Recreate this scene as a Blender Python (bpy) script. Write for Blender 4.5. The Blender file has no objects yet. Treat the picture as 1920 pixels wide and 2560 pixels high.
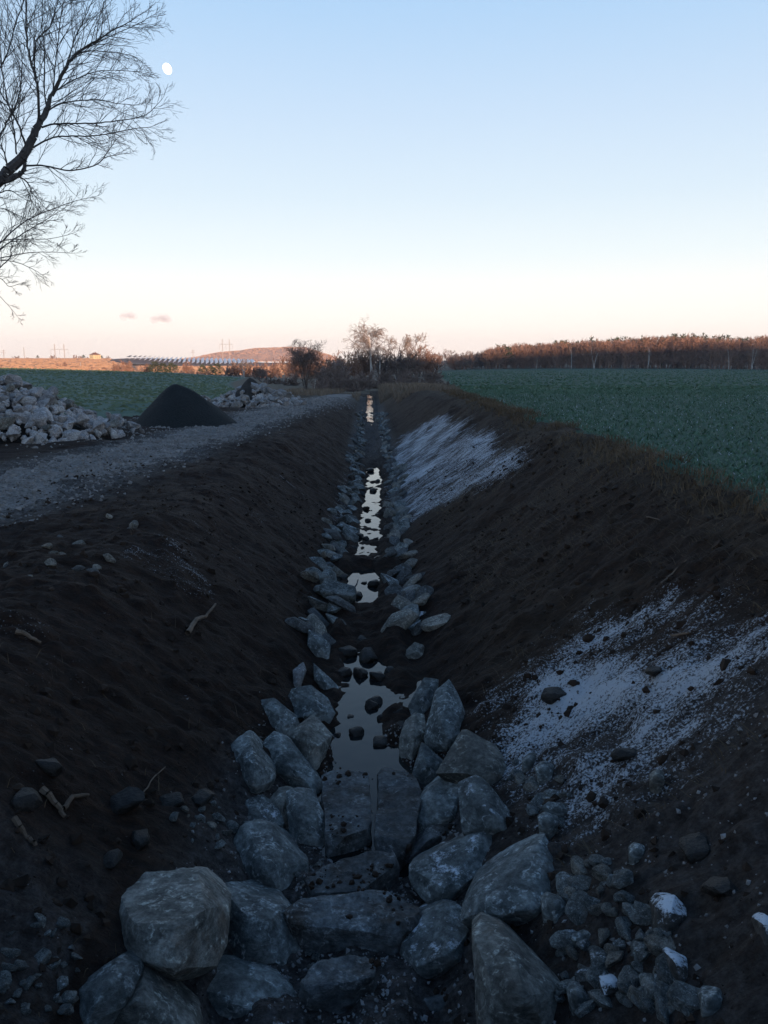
import bpy, bmesh, math, random
import numpy as np
from mathutils import Vector, Matrix, noise as mnoise

R = math.radians
scene = bpy.context.scene
COL = scene.collection

# ------------------------------------------------------------------ camera
EYE = (0.0, 0.0, 1.65)
PITCH = R(10.8)
FPX = 1971.0                       # focal length in pixels of the 1920 x 2560 photograph
cam_d = bpy.data.cameras.new('camera')
cam_d.sensor_fit = 'VERTICAL'
cam_d.sensor_height = 24.0
cam_d.lens = 24.0 * FPX / 2560.0
cam_d.clip_start = 0.05
cam_d.clip_end = 20000
cam = bpy.data.objects.new('camera', cam_d)
cam.location = EYE
cam.rotation_euler = (R(90) - PITCH, 0, 0)
COL.objects.link(cam)
scene.camera = cam

# ------------------------------------------------------------------ sky, sun, exposure
SUN_EL = R(3.5)
SUN_H = Vector((-0.35, 0.937, 0)).normalized()          # horizontal travel of the sunlight: from behind right
world = bpy.data.worlds.new('World')
scene.world = world
world.use_nodes = True
wn, wl = world.node_tree.nodes, world.node_tree.links
wn.clear()
w_out = wn.new('ShaderNodeOutputWorld')
w_bg = wn.new('ShaderNodeBackground')
w_sky = wn.new('ShaderNodeTexSky')
w_sky.sky_type = 'NISHITA'
w_sky.sun_disc = False
w_sky.sun_elevation = SUN_EL
w_sky.sun_rotation = math.atan2(-SUN_H.x, -SUN_H.y)
w_sky.altitude = 250
w_sky.air_density = 1.0
w_sky.dust_density = 1.0
w_sky.ozone_density = 1.5
# dusk gradient by height above the horizon, the same all round
w_tc = wn.new('ShaderNodeTexCoord')
w_sep = wn.new('ShaderNodeSeparateXYZ')
w_ramp = wn.new('ShaderNodeValToRGB')
wl.new(w_tc.outputs['Generated'], w_sep.inputs[0])
wl.new(w_sep.outputs['Z'], w_ramp.inputs[0])
SKY = [(0.00, (.99, .885, .80)), (0.02, (1.0, .92, .85)), (0.045, (.985, .93, .875)), (0.08, (.93, .915, .89)), (0.125, (.77, .845, .875)),
       (0.19, (.63, .745, .845)), (0.27, (.52, .66, .825)), (0.38, (.375, .565, .80)), (0.60, (.14, .285, .54)), (1.0, (.04, .115, .27))]
el = w_ramp.color_ramp.elements
while len(el) > 1: el.remove(el[-1])
el[0].position = SKY[0][0]; el[0].color = (*SKY[0][1], 1)
for p_, c_ in SKY[1:]:
    e_ = el.new(p_); e_.color = (*c_, 1)
SKY_STRENGTH = 0.10
w_gain = wn.new('ShaderNodeMixRGB'); w_gain.blend_type = 'MULTIPLY'; w_gain.inputs[0].default_value = 1
w_gain.inputs[2].default_value = (6.5, 6.5, 6.5, 1)
w_mix = wn.new('ShaderNodeMixRGB'); w_mix.inputs[0].default_value = 0.88
wl.new(w_ramp.outputs[0], w_gain.inputs[1])
wl.new(w_sky.outputs[0], w_mix.inputs[1])
wl.new(w_gain.outputs[0], w_mix.inputs[2])
wl.new(w_mix.outputs[0], w_bg.inputs[0])
w_bg.inputs[1].default_value = SKY_STRENGTH
wl.new(w_bg.outputs[0], w_out.inputs[0])

sun_d = bpy.data.lights.new('sun', 'SUN')
sun_d.energy = 4.5
sun_d.angle = R(0.53)
sun_d.color = (1.0, 0.62, 0.42)
sun = bpy.data.objects.new('sun', sun_d)
sdir = Vector((SUN_H.x * math.cos(SUN_EL), SUN_H.y * math.cos(SUN_EL), -math.sin(SUN_EL)))
sun.rotation_euler = sdir.to_track_quat('-Z', 'Y').to_euler()
sun.location = (60, -150, 120)
COL.objects.link(sun)

vs = scene.view_settings
vs.view_transform = 'Standard'
vs.look = 'None'
vs.exposure = 1.0
vs.gamma = 1.0
vs.use_curve_mapping = False
scene.cycles.max_bounces = 5
scene.cycles.diffuse_bounces = 2
scene.cycles.glossy_bounces = 2
scene.cycles.use_denoising = True

# ------------------------------------------------------------------ helpers
rng = np.random.default_rng(7)
CP, SP = math.cos(PITCH), math.sin(PITCH)

def ray(px, py):
    a = (px - 960.0) / FPX
    b = (1280.0 - py) / FPX
    return np.array((a, CP + b * SP, -SP + b * CP))

def at(px, py, Y):
    """place seen at a photograph pixel, Y metres in front of the camera"""
    d = ray(px, py)
    return np.array(EYE) + d * (Y / d[1])

def ss(a, b, x):
    t = np.clip((x - a) / (b - a), 0, 1)
    return t * t * (3 - 2 * t)

def _h(ix, iy, s):
    n = (ix.astype(np.int64) * 374761393 + iy.astype(np.int64) * 668265263 + s * 1274126177) & 0xffffffff
    n = ((n ^ (n >> 13)) * 1274126177) & 0xffffffff
    return ((n ^ (n >> 16)) & 0xffffff) / float(0xffffff)

def vn(x, y, s=0):
    x = np.asarray(x, float); y = np.asarray(y, float)
    xi, yi = np.floor(x), np.floor(y)
    fx, fy = x - xi, y - yi
    fx = fx * fx * fx * (fx * (fx * 6 - 15) + 10); fy = fy * fy * fy * (fy * (fy * 6 - 15) + 10)
    a = _h(xi, yi, s); b = _h(xi + 1, yi, s); c = _h(xi, yi + 1, s); d = _h(xi + 1, yi + 1, s)
    return (a + (b - a) * fx) * (1 - fy) + (c + (d - c) * fx) * fy

def fbm(x, y, o=4, s=0):
    v = 0; a = .5; t = 0
    for i in range(o):
        v = v + a * vn(x * 2 ** i + i * 17.3, y * 2 ** i - i * 9.1, s + i); t += a; a *= .5
    return v / t * 2 - 1                         # -1 .. 1

def link(o, parent=None):
    COL.objects.link(o)
    if parent is not None: o.parent = parent
    return o

def tag(o, label=None, cat=None, group=None, kind=None):
    if label: o['label'] = label
    if cat: o['category'] = cat
    if group: o['group'] = group
    if kind: o['kind'] = kind
    return o

def mesh_np(name, V, F, smooth=False):
    """V (n,3); F (m,3) or (m,4) or a list of both kinds"""
    me = bpy.data.meshes.new(name)
    Fs = F if isinstance(F, list) else [F]
    Fs = [np.asarray(f, np.int32) for f in Fs if len(f)]
    V = np.asarray(V, np.float32)
    me.vertices.add(len(V)); me.vertices.foreach_set('co', V.ravel())
    nl = sum(f.size for f in Fs); nf = sum(len(f) for f in Fs)
    me.loops.add(nl); me.polygons.add(nf)
    me.loops.foreach_set('vertex_index', np.concatenate([f.ravel() for f in Fs]))
    tot = np.concatenate([np.full(len(f), f.shape[1], np.int32) for f in Fs])
    st = np.concatenate([[0], np.cumsum(tot)[:-1]]).astype(np.int32)
    me.polygons.foreach_set('loop_start', st)
    me.polygons.foreach_set('use_smooth', np.full(nf, smooth))
    me.update(calc_edges=True)
    me.validate()
    return me

def obj(name, me, m=None, parent=None, loc=None):
    o = bpy.data.objects.new(name, me)
    if m is not None and me is not None and not me.materials: me.materials.append(m)
    if loc is not None: o.location = loc
    return link(o, parent)

def empty(name, loc):
    o = bpy.data.objects.new(name, None); o.location = loc
    o.empty_display_size = .2
    return link(o)

# ------------------------------------------------------------------ materials
def new_mat(name):
    m = bpy.data.materials.new(name); m.use_nodes = True
    n, l = m.node_tree.nodes, m.node_tree.links
    return m, n, l, n['Principled BSDF']

def nz(n, l, scale, detail=6, rough=.6, vec=None, mapping=None, coord='Object'):
    t = n.new('ShaderNodeTexNoise'); t.inputs['Scale'].default_value = scale
    t.inputs['Detail'].default_value = detail; t.inputs['Roughness'].default_value = rough
    tc = n.new('ShaderNodeTexCoord')
    if mapping:
        mp = n.new('ShaderNodeMapping'); mp.inputs['Scale'].default_value = mapping[:3]
        if len(mapping) > 3: mp.inputs['Rotation'].default_value = mapping[3]
        l.new(tc.outputs[coord], mp.inputs[0]); l.new(mp.outputs[0], t.inputs['Vector'])
    else:
        l.new(tc.outputs[coord], t.inputs['Vector'])
    return t

def ramp(n, l, src, stops):
    r = n.new('ShaderNodeValToRGB'); e = r.color_ramp.elements
    while len(e) > 1: e.remove(e[-1])
    e[0].position = stops[0][0]; e[0].color = (*stops[0][1], 1)
    for p, c in stops[1:]:
        q = e.new(p); q.color = (*c, 1)
    l.new(src, r.inputs[0])
    return r

def mixc(n, l, fac, a, b, mode='MIX'):
    x = n.new('ShaderNodeMixRGB'); x.blend_type = mode
    for i, v in enumerate((fac, a, b)):
        if hasattr(v, 'links'): l.new(v, x.inputs[i])
        elif isinstance(v, (int, float)): x.inputs[i].default_value = v
        else: x.inputs[i].default_value = (*v, 1)
    return x.outputs[0]

def mth(n, l, op, a, b=0.0, clamp=False):
    x = n.new('ShaderNodeMath'); x.operation = op; x.use_clamp = clamp
    for i, v in enumerate((a, b)):
        if hasattr(v, 'links'): l.new(v, x.inputs[i])
        else: x.inputs[i].default_value = v
    return x.outputs[0]

def bump(n, l, bs, h, strength, dist):
    b = n.new('ShaderNodeBump'); b.inputs['Strength'].default_value = strength; b.inputs['Distance'].default_value = dist
    l.new(h, b.inputs['Height']); l.new(b.outputs[0], bs.inputs['Normal'])

def simple(name, c1, c2, scale=4., rough=.9, bs_=.4, bd=.02, var=.25, spec=.3, coord='Object'):
    m, n, l, b = new_mat(name)
    t = nz(n, l, scale, coord=coord)
    c = ramp(n, l, t.outputs['Fac'], [(.3, c1), (.7, c2)]).outputs[0]
    if var:
        oi = n.new('ShaderNodeObjectInfo')
        f = mth(n, l, 'ADD', mth(n, l, 'MULTIPLY', oi.outputs['Random'], 2 * var), 1 - var)
        c = mixc(n, l, 1.0, c, f, 'MULTIPLY')
    l.new(c, b.inputs['Base Color'])
    b.inputs['Roughness'].default_value = rough
    b.inputs['Specular IOR Level'].default_value = spec
    if bs_: bump(n, l, b, t.outputs['Fac'], bs_, bd)
    return m

FROST = (.66, .69, .74)

def rock_mat(name, dark, mid, light, tint=(.16, .10, .07), frost=0.0, tintamt=.5, rough=.82, vein=.6, fscale=4.5):
    """broken quarry stone: mottled, with pale veins, brown stains and, if asked, hoar frost on upward faces"""
    m, n, l, b = new_mat(name)
    big = nz(n, l, 2.2, 5, .62); fine = nz(n, l, 22, 8, .7); grain = nz(n, l, 6, 9, .72, mapping=(1, 1, 2.6, (.5, .4, .2)))
    c = ramp(n, l, grain.outputs['Fac'], [(.28, dark), (.5, mid), (.74, light)]).outputs[0]
    c = mixc(n, l, ramp(n, l, big.outputs['Fac'], [(.52 - .10 * (tintamt > .9), (0, 0, 0)), (.72 - .12 * (tintamt > .9), (tintamt,) * 3)]).outputs[0], c, tint)
    vd = nz(n, l, 3.3, 4, .6)
    vv = mth(n, l, 'ABSOLUTE', mth(n, l, 'SUBTRACT', vd.outputs['Fac'], .5))
    vf = ramp(n, l, vv, [(.0, (vein,) * 3), (.022, (0, 0, 0))]).outputs[0]
    vf = mixc(n, l, 1.0, vf, ramp(n, l, fine.outputs['Fac'], [(.42, (0, 0, 0)), (.62, (1, 1, 1))]).outputs[0], 'MULTIPLY')
    c = mixc(n, l, vf, c, tuple(min(.5, 2.0 * x) for x in light))
    pt = nz(n, l, 1.5, 7, .68)
    c = mixc(n, l, ramp(n, l, pt.outputs['Fac'], [(.50, (0, 0, 0)), (.60, (.55,) * 3)]).outputs[0], c, tuple(min(.4, 1.15 * x) for x in light))
    c = mixc(n, l, ramp(n, l, pt.outputs['Fac'], [(.36, (.6,) * 3), (.45, (0, 0, 0))]).outputs[0], c, tuple(.7 * x for x in dark))
    c = mixc(n, l, 1.0, c, ramp(n, l, fine.outputs['Fac'], [(.34, (.55,) * 3), (.5, (1, 1, 1)), (.68, (1.6,) * 3)]).outputs[0], 'MULTIPLY')
    oi = n.new('ShaderNodeObjectInfo')
    f = mth(n, l, 'ADD', mth(n, l, 'MULTIPLY', oi.outputs['Random'], .6), .8)
    c = mixc(n, l, 1.0, c, f, 'MULTIPLY')
    if frost > 0:
        g = n.new('ShaderNodeNewGeometry'); s = n.new('ShaderNodeSeparateXYZ'); l.new(g.outputs['Normal'], s.inputs[0])
        a = mth(n, l, 'ADD', mth(n, l, 'MULTIPLY', s.outputs['Z'], .35), mth(n, l, 'MULTIPLY', nz(n, l, fscale, 6, .8).outputs['Fac'], 1.0))
        fr = ramp(n, l, a, [(1.02 - .5 * frost, (0, 0, 0)), (1.12 - .5 * frost, (.9, .9, .9))]).outputs[0]
        c = mixc(n, l, fr, c, FROST)
    l.new(c, b.inputs['Base Color'])
    b.inputs['Roughness'].default_value = rough
    b.inputs['Specular IOR Level'].default_value = .35
    h = mth(n, l, 'ADD', mth(n, l, 'MULTIPLY', grain.outputs['Fac'], .7), mth(n, l, 'MULTIPLY', fine.outputs['Fac'], .35))
    bump(n, l, b, h, 1.0, .05)
    return m

M = {}
M['rock'] = rock_mat('blue_grey_stone', (.026, .030, .030), (.088, .095, .092), (.24, .255, .245), tintamt=.4)
M['rock_brown'] = rock_mat('brown_stained_stone', (.036, .033, .028), (.115, .107, .092), (.26, .245, .212), tint=(.14, .086, .052), tintamt=.8)
M['rock_frost'] = rock_mat('frosted_stone', (.026, .030, .030), (.088, .095, .092), (.24, .255, .245), frost=.30, tintamt=.3)
M['rock_mud'] = rock_mat('muddy_stone', (.045, .048, .05), (.085, .09, .092), (.13, .135, .135), tint=(.025, .018, .013), tintamt=1.0)
M['rock_white'] = rock_mat('frost_covered_clod', (.03, .025, .022), (.05, .045, .04), (.09, .085, .08), fscale=24, frost=.62, tintamt=.3)
M['rock_pale'] = rock_mat('pale_quarry_stone', (.125, .116, .112), (.24, .222, .216), (.36, .34, .33), tint=(.23, .17, .137), tintamt=.8)
M['rock_pile2'] = rock_mat('pale_frosted_quarry_stone', (.10, .098, .098), (.19, .186, .186), (.31, .305, .305), tint=(.17, .13, .11), tintamt=.5, frost=.15)

def soil_mat():
    m, n, l, b = new_mat('wet_soil')
    t1 = nz(n, l, .7, 6, .6); t2 = nz(n, l, 9, 8, .7); t3 = nz(n, l, 1.0, 8, .72, mapping=(1.6, 13, 4))
    c = ramp(n, l, t2.outputs['Fac'], [(.3, (.0058, .0021, .0009)), (.52, (.0175, .0068, .0029)), (.75, (.047, .0200, .0088))]).outputs[0]
    c = mixc(n, l, ramp(n, l, t1.outputs['Fac'], [(.42, (0, 0, 0)), (.62, (.6, .6, .6))]).outputs[0], c, (.021, .0098, .0044))
    c = mixc(n, l, ramp(n, l, t3.outputs['Fac'], [(.50, (0, 0, 0)), (.72, (.6, .6, .6))]).outputs[0], c, (.072, .036, .018))
    av = n.new('ShaderNodeAttribute'); av.attribute_name = 'veg'
    vg = ramp(n, l, t2.outputs['Fac'], [(.3, (.030, .019, .010)), (.7, (.12, .082, .048))]).outputs[0]
    c = mixc(n, l, av.outputs['Fac'], c, vg)
    ast = n.new('ShaderNodeAttribute'); ast.attribute_name = 'stony'
    sg = ramp(n, l, nz(n, l, 16, 6, .75).outputs['Fac'], [(.35, (.035, .031, .029)), (.5, (.12, .114, .112)), (.7, (.26, .252, .25))]).outputs[0]
    sf = mth(n, l, 'MULTIPLY', ast.outputs['Fac'], ramp(n, l, t2.outputs['Fac'], [(.30, (.15,) * 3), (.55, (1, 1, 1))]).outputs[0])
    c = mixc(n, l, sf, c, sg)
    # hoar frost
    af = n.new('ShaderNodeAttribute'); af.attribute_name = 'frost'
    streak = nz(n, l, 1.0, 8, .75, mapping=(2.6, 17, 5)); speck = nz(n, l, 42, 3, .7); mid = nz(n, l, 1.0, 6, .7, mapping=(.9, 5.0, 2, (0, 0, .12)))
    s = mth(n, l, 'ADD', mth(n, l, 'MULTIPLY', streak.outputs['Fac'], .62), mth(n, l, 'MULTIPLY', speck.outputs['Fac'], 1.75))
    s = mth(n, l, 'ADD', s, mth(n, l, 'MULTIPLY', mid.outputs['Fac'], 1.25))
    s = mth(n, l, 'ADD', s, mth(n, l, 'MULTIPLY', af.outputs['Fac'], .62))
    ff = ramp(n, l, mth(n, l, 'SUBTRACT', s, 1.77), [(.48, (0, 0, 0)), (.78, (.85, .85, .85))]).outputs[0]
    c = mixc(n, l, ff, c, FROST)
    l.new(c, b.inputs['Base Color'])
    b.inputs['Roughness'].default_value = .88
    b.inputs['Specular IOR Level'].default_value = .25
    h = mth(n, l, 'ADD', mth(n, l, 'MULTIPLY', t2.outputs['Fac'], .8), mth(n, l, 'MULTIPLY', t3.outputs['Fac'], .6))
    h = mth(n, l, 'ADD', h, mth(n, l, 'MULTIPLY', speck.outputs['Fac'], .3))
    bump(n, l, b, h, 1.0, .11)
    return m
M['soil'] = soil_mat()

def field_mat(name, c1, c2, soil, fl, sc=1.0):
    m, n, l, b = new_mat(name)
    t1 = nz(n, l, .05 * sc, 5, .6); t2 = nz(n, l, 3.2 * sc, 8, .72); t3 = nz(n, l, 8, 5, .7)
    c = ramp(n, l, t2.outputs['Fac'], [(.28, soil), (.45, c1), (.72, c2)]).outputs[0]
    c = mixc(n, l, ramp(n, l, t1.outputs['Fac'], [(.4, (0, 0, 0)), (.65, (.45,) * 3)]).outputs[0], c, tuple(.5 * (a + b_) for a, b_ in zip(c1, c2)))
    if fl:
        s = mth(n, l, 'ADD', t3.outputs['Fac'], mth(n, l, 'MULTIPLY', nz(n, l, .35, 5, .7).outputs['Fac'], .8))
        c = mixc(n, l, ramp(n, l, s, [(1.13, (0, 0, 0)), (1.2, (.8,) * 3)]).outputs[0], c, FROST)
    l.new(c, b.inputs['Base Color']); b.inputs['Roughness'].default_value = .9; b.inputs['Specular IOR Level'].default_value = .2
    bump(n, l, b, t2.outputs['Fac'], 1.0, .12)
    return m
M['crop_ground'] = field_mat('winter_crop_ground', (.036, .078, .052), (.072, .13, .09), (.024, .032, .022), True)
M['crop_left'] = field_mat('young_cereal_ground', (.088, .135, .098), (.125, .18, .135), (.085, .12, .092), False)
M['meadow'] = field_mat('dry_meadow', (.10, .075, .05), (.17, .13, .09), (.05, .04, .03), False)
M['stubble'] = field_mat('pale_ploughed_field', (.26, .16, .095), (.36, .23, .14), (.20, .12, .075), False, .2)
M['ridge'] = field_mat('wooded_ridge_ground', (.03, .035, .02), (.05, .05, .03), (.02, .02, .015), False, .3)
M['track'] = simple('crushed_gravel', (.075, .066, .059), (.265, .243, .228), 14, .92, .9, .05, 0)
M['gravel'] = simple('gravel_stone', (.09, .084, .08), (.30, .287, .28), 3, .9, .3, .01, 0)
M['clod'] = simple('soil_clod', (.008, .0042, .0023), (.034, .0185, .0105), 5, .92, .5, .02, 0)
M['mud'] = simple('wet_mud', (.007, .006, .005), (.022, .017, .014), 8, .55, .6, .03, .2)
M['dark_gravel'] = simple('dark_grit', (.008, .010, .0105), (.021, .0255, .027), 16, .95, 1.0, .06, 0)
M['pile_soil'] = simple('pile_soil', (.018, .016, .015), (.05, .044, .04), 6, .92, .8, .05, 0)
M['leaf'] = simple('crop_leaf', (.034, .085, .048), (.085, .165, .10), 1.3, .65, 0, 0, 0, .4)
M['leaf_frost'] = simple('frosted_leaf', (.22, .27, .28), (.5, .54, .58), 2.3, .8, 0, 0, 0, .4)
M['dry'] = simple('dry_grass', (.12, .09, .066), (.25, .195, .145), 1.1, .85, 0, 0, 0)
M['dry_dark'] = simple('dead_grass', (.06, .04, .022), (.17, .118, .07), 1.5, .85, 0, 0, 0)
M['stub_tuft'] = simple('field_tuft', (.30, .185, .11), (.42, .27, .165), .04, .9, 0, 0, 0)
M['heath'] = simple('heath_tuft', (.34, .20, .13), (.46, .29, .20), .03, .9, 0, 0, 0)
M['crop_tuft'] = simple('crop_tuft', (.10, .145, .092), (.15, .20, .12), .2, .85, 0, 0, 0)
M['bark'] = simple('dark_bark', (.07, .062, .06), (.14, .125, .12), 14, .9, .6, .02, .15)
M['twig'] = simple('bare_twig', (.13, .098, .088), (.22, .17, .148), 2, .85, 0, 0, .2)
M['twig_red'] = simple('reddish_twig', (.16, .095, .068), (.27, .165, .12), .5, .85, 0, 0, .2)
M['twig_pale'] = simple('pale_twig', (.16, .13, .11), (.26, .21, .18), .5, .85, 0, 0, .15)
M['birch_bark'] = simple('birch_bark', (.22, .21, .20), (.55, .53, .51), 5, .8, .2, .02, .1)
M['needle'] = simple('pine_needles', (.028, .042, .02), (.055, .072, .034), .8, .8, 0, 0, .25)
M['wood'] = simple('weathered_wood', (.045, .03, .02), (.17, .12, .085), 6, .8, .5, .01, .3)

def water_mat():
    m, n, l, b = new_mat('ditch_water')
    b.inputs['Base Color'].default_value = (.010, .011, .011, 1)
    b.inputs['Roughness'].default_value = .03
    b.inputs['IOR'].default_value = 1.33
    b.inputs['Specular IOR Level'].default_value = .5
    bump(n, l, b, nz(n, l, 7, 3, .5, mapping=(1, .7, 1)).outputs['Fac'], .12, .02)
    return m
M['water'] = water_mat()

# ------------------------------------------------------------------ terrain heights
def CX(Y):   # ditch centre line
    return np.interp(Y, [0, 6, 10, 16, 28, 59, 95], [-.33, -.33, -.20, -.36, -.33, -1.04, -1.65])
def XT(Y):   # track centre line
    return np.interp(Y, [-5, 5, 14.5, 25, 35, 46, 55, 75, 90], [-10, -8.8, -7.3, -6.45, -5.95, -5.55, -5.15, -4.2, -3.6])
def ZB(Y):   # ditch bed
    return np.interp(Y, [0, 40, 60, 92, 110], [-2.6, -2.6, -2.48, -2.0, -1.9])
RIDGE = ([-400, -60, 30, 100, 146, 228, 262, 317, 420, 700, 1500], [23, 22, 22, 25, 26, 36.5, 40, 42.5, 45, 46.5, 47.5])

def smin(a, b, k):
    h = np.clip(.5 + .5 * (b - a) / k, 0, 1)
    return b + (a - b) * h - k * h * (1 - h)

def height(x, Y):
    x = np.asarray(x, float); Y = np.asarray(Y, float)
    u = x - CX(Y)
    # right field
    zr = np.interp(Y, [0, 20, 45, 80, 115, 200, 380, 600, 1100, 1800], [.0, .0, -.2, -1.05, -1.8, -2.1, -2.1, -1, 2, 3])
    zr = zr + .6 * np.exp(-((x - 100) / 70) ** 2 - ((Y - 370) / 90) ** 2) - .5 * ss(140, 260, x) * ss(200, 380, Y)
    zr = zr + .10 * fbm(x * .08, Y * .08, 2, 5) * ss(3, 8, u)
    # left side
    zl = np.interp(Y, [0, 25, 50, 80, 120, 160, 250, 360, 450], [-.75, -.85, -1.05, -1.6, -2.6, -3.2, -4, -7, -7])
    rise = np.interp(-x, [18, 35, 60, 97, 200, 500], [0, .5, 2.4, 3.5, 5, 5])
    zl = zl + rise * ss(45, 180, Y) * (1 - ss(215, 340, Y))
    far = np.interp(Y, [430, 520, 1050, 1150, 3000], [0, 3.4, 12.6, 13.2, 13])
    far = far * (1 - .62 * ss(-.345, -.31, x / np.maximum(Y, 1.0)))
    zl = zl + far * (Y > 430) + .06 * fbm(x * .3, Y * .3, 3, 8)
    k = ss(-2.5, 2.5, u - ss(95, 130, Y) * 8 * (Y > 95)) if True else 0
    kf = ss(-60, 40, x - .02 * Y)
    k = np.where(Y < 95, (u > 0).astype(float), k + (kf - k) * ss(95, 300, Y))
    zg = zl + (zr - zl) * k
    # ditch
    zb = ZB(Y)
    hwr, hwl = .62, .58
    wob = .13 * fbm(Y * .45, x * .1, 3, 3)
    bank = np.where(u > 0, zb + (u - hwr + wob) / 1.47, zb + (-u - hwl + wob) / 1.42)
    bank = np.maximum(bank, zb)
    z = smin(zg, bank, .35)
    near = ss(.4, 3.3, Y); farw = 1 - ss(86, 99, Y)
    zc = np.where(u > 0, .05, -.2 - .5 * ss(2, 8, -u))
    zcs = zg + (zc - zg) * (1 - ss(0, 4, Y)) if True else zg
    w = near * farw
    z = z * w + zcs * (1 - w)
    # ridge behind the camera
    rz = np.interp(x, *RIDGE)
    z = z + rz * (1 - ss(-150, -35, Y)) + 1.6 * fbm(x * .03, Y * .03, 3, 21) * (1 - ss(-150, -60, Y))
    return z

def frozen_poly(pxs):
    return np.array([hit(*p)[:2] for p in pxs])

TS = np.geomspace(2, 600, 5000)
def hit(px, py):
    d = ray(px, py)
    P = np.array(EYE)[None] + TS[:, None] * d[None]
    below = P[:, 2] < height(P[:, 0], P[:, 1])
    i = int(np.argmax(below)) if below.any() else len(TS) - 1
    return P[i]

def inpoly(x, y, poly):
    r = np.zeros(x.shape, bool); n = len(poly)
    for i in range(n):
        x1, y1 = poly[i]; x2, y2 = poly[(i + 1) % n]
        c = ((y1 > y) != (y2 > y)) & (x < (x2 - x1) * (y - y1) / (y2 - y1 + 1e-12) + x1)
        r ^= c
    return r

FP1 = frozen_poly([(1078, 1040), (1130, 1044), (1240, 1082), (1352, 1150), (1210, 1222), (1042, 1302), (975, 1292), (962, 1180), (1000, 1090)])
FP2 = frozen_poly([(1500, 1535), (1620, 1500), (1760, 1530), (1990, 1560), (1990, 1720), (1820, 1800), (1720, 1900), (1560, 1990), (1400, 2090), (1330, 2070), (1240, 1960), (1215, 1830), (1260, 1700), (1400, 1590)])

FP3 = frozen_poly([(290, 1385), (430, 1350), (480, 1400), (560, 1520), (500, 1530), (420, 1440)])
FP4 = frozen_poly([(1240, 1960), (1300, 1930), (1380, 2010), (1330, 2080), (1250, 2020)])
def microrelief(x, Y):
    """clods, bucket marks on the banks, ruts"""
    u = x - CX(Y)
    bankm = ss(.5, 1.0, np.abs(u)) * (1 - ss(4.6, 6.0, u)) * (1 - ss(14, 20, -u))
    nearm = 1 - ss(30, 110, Y)
    m = bankm * nearm * ss(2, 3.5, Y)
    d = .08 * fbm(x * 1.9, Y * 1.9, 4, 31) + .07 * np.maximum(0, fbm(x * 5, Y * 5, 3, 37)) + .05 * fbm(x * .9 + .8 * fbm(x * .4, Y * .4, 2, 44), Y * 3.4 + 1.2 * fbm(x * .5, Y * .5, 2, 45), 3, 41) * (1 + fbm(x * .3, Y * .3, 2, 46)) + .16 * fbm(x * .45, Y * .38, 3, 47)
    near_c = 1 - ss(8, 16, Y)
    d = d + near_c * .09 * np.abs(fbm(x * 3.6, Y * 3.6, 3, 43))
    bed = (1 - ss(.45, .75, np.abs(u))) * (1 - ss(80, 95, Y)) * ss(3, 4, Y)
    db = .14 * fbm(x * 2.8, Y * 1.9, 4, 51) + .05 * fbm(x * 8, Y * 8, 3, 53) + .012 + .13 * ss(.16, .45, np.abs(u + .04)) * ss(6.8, 8.6, Y)
    bars = np.interp(Y, [3, 5.4, 6.0, 6.6, 9.2, 9.9, 11.0, 11.4, 13.1, 13.4, 15.5, 15.9, 16.4, 16.7, 30, 33, 50, 55, 80],
                        [.22, .16, .0, -.03, -.08, -.06, .03, .14, .14, -.06, -.08, .12, .12, -.04, -.02, .07, .07, -.02, -.04])
    return d * m + (db + bars) * bed

def hz(x, Y):
    return height(x, Y) + microrelief(x, Y)

def graded(step, growth, end, start=0.0):
    v = [start]; s = step
    while v[-1] < end:
        v.append(v[-1] + s); s = max(step, s * growth) if growth > 1 else s
    return v

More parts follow.
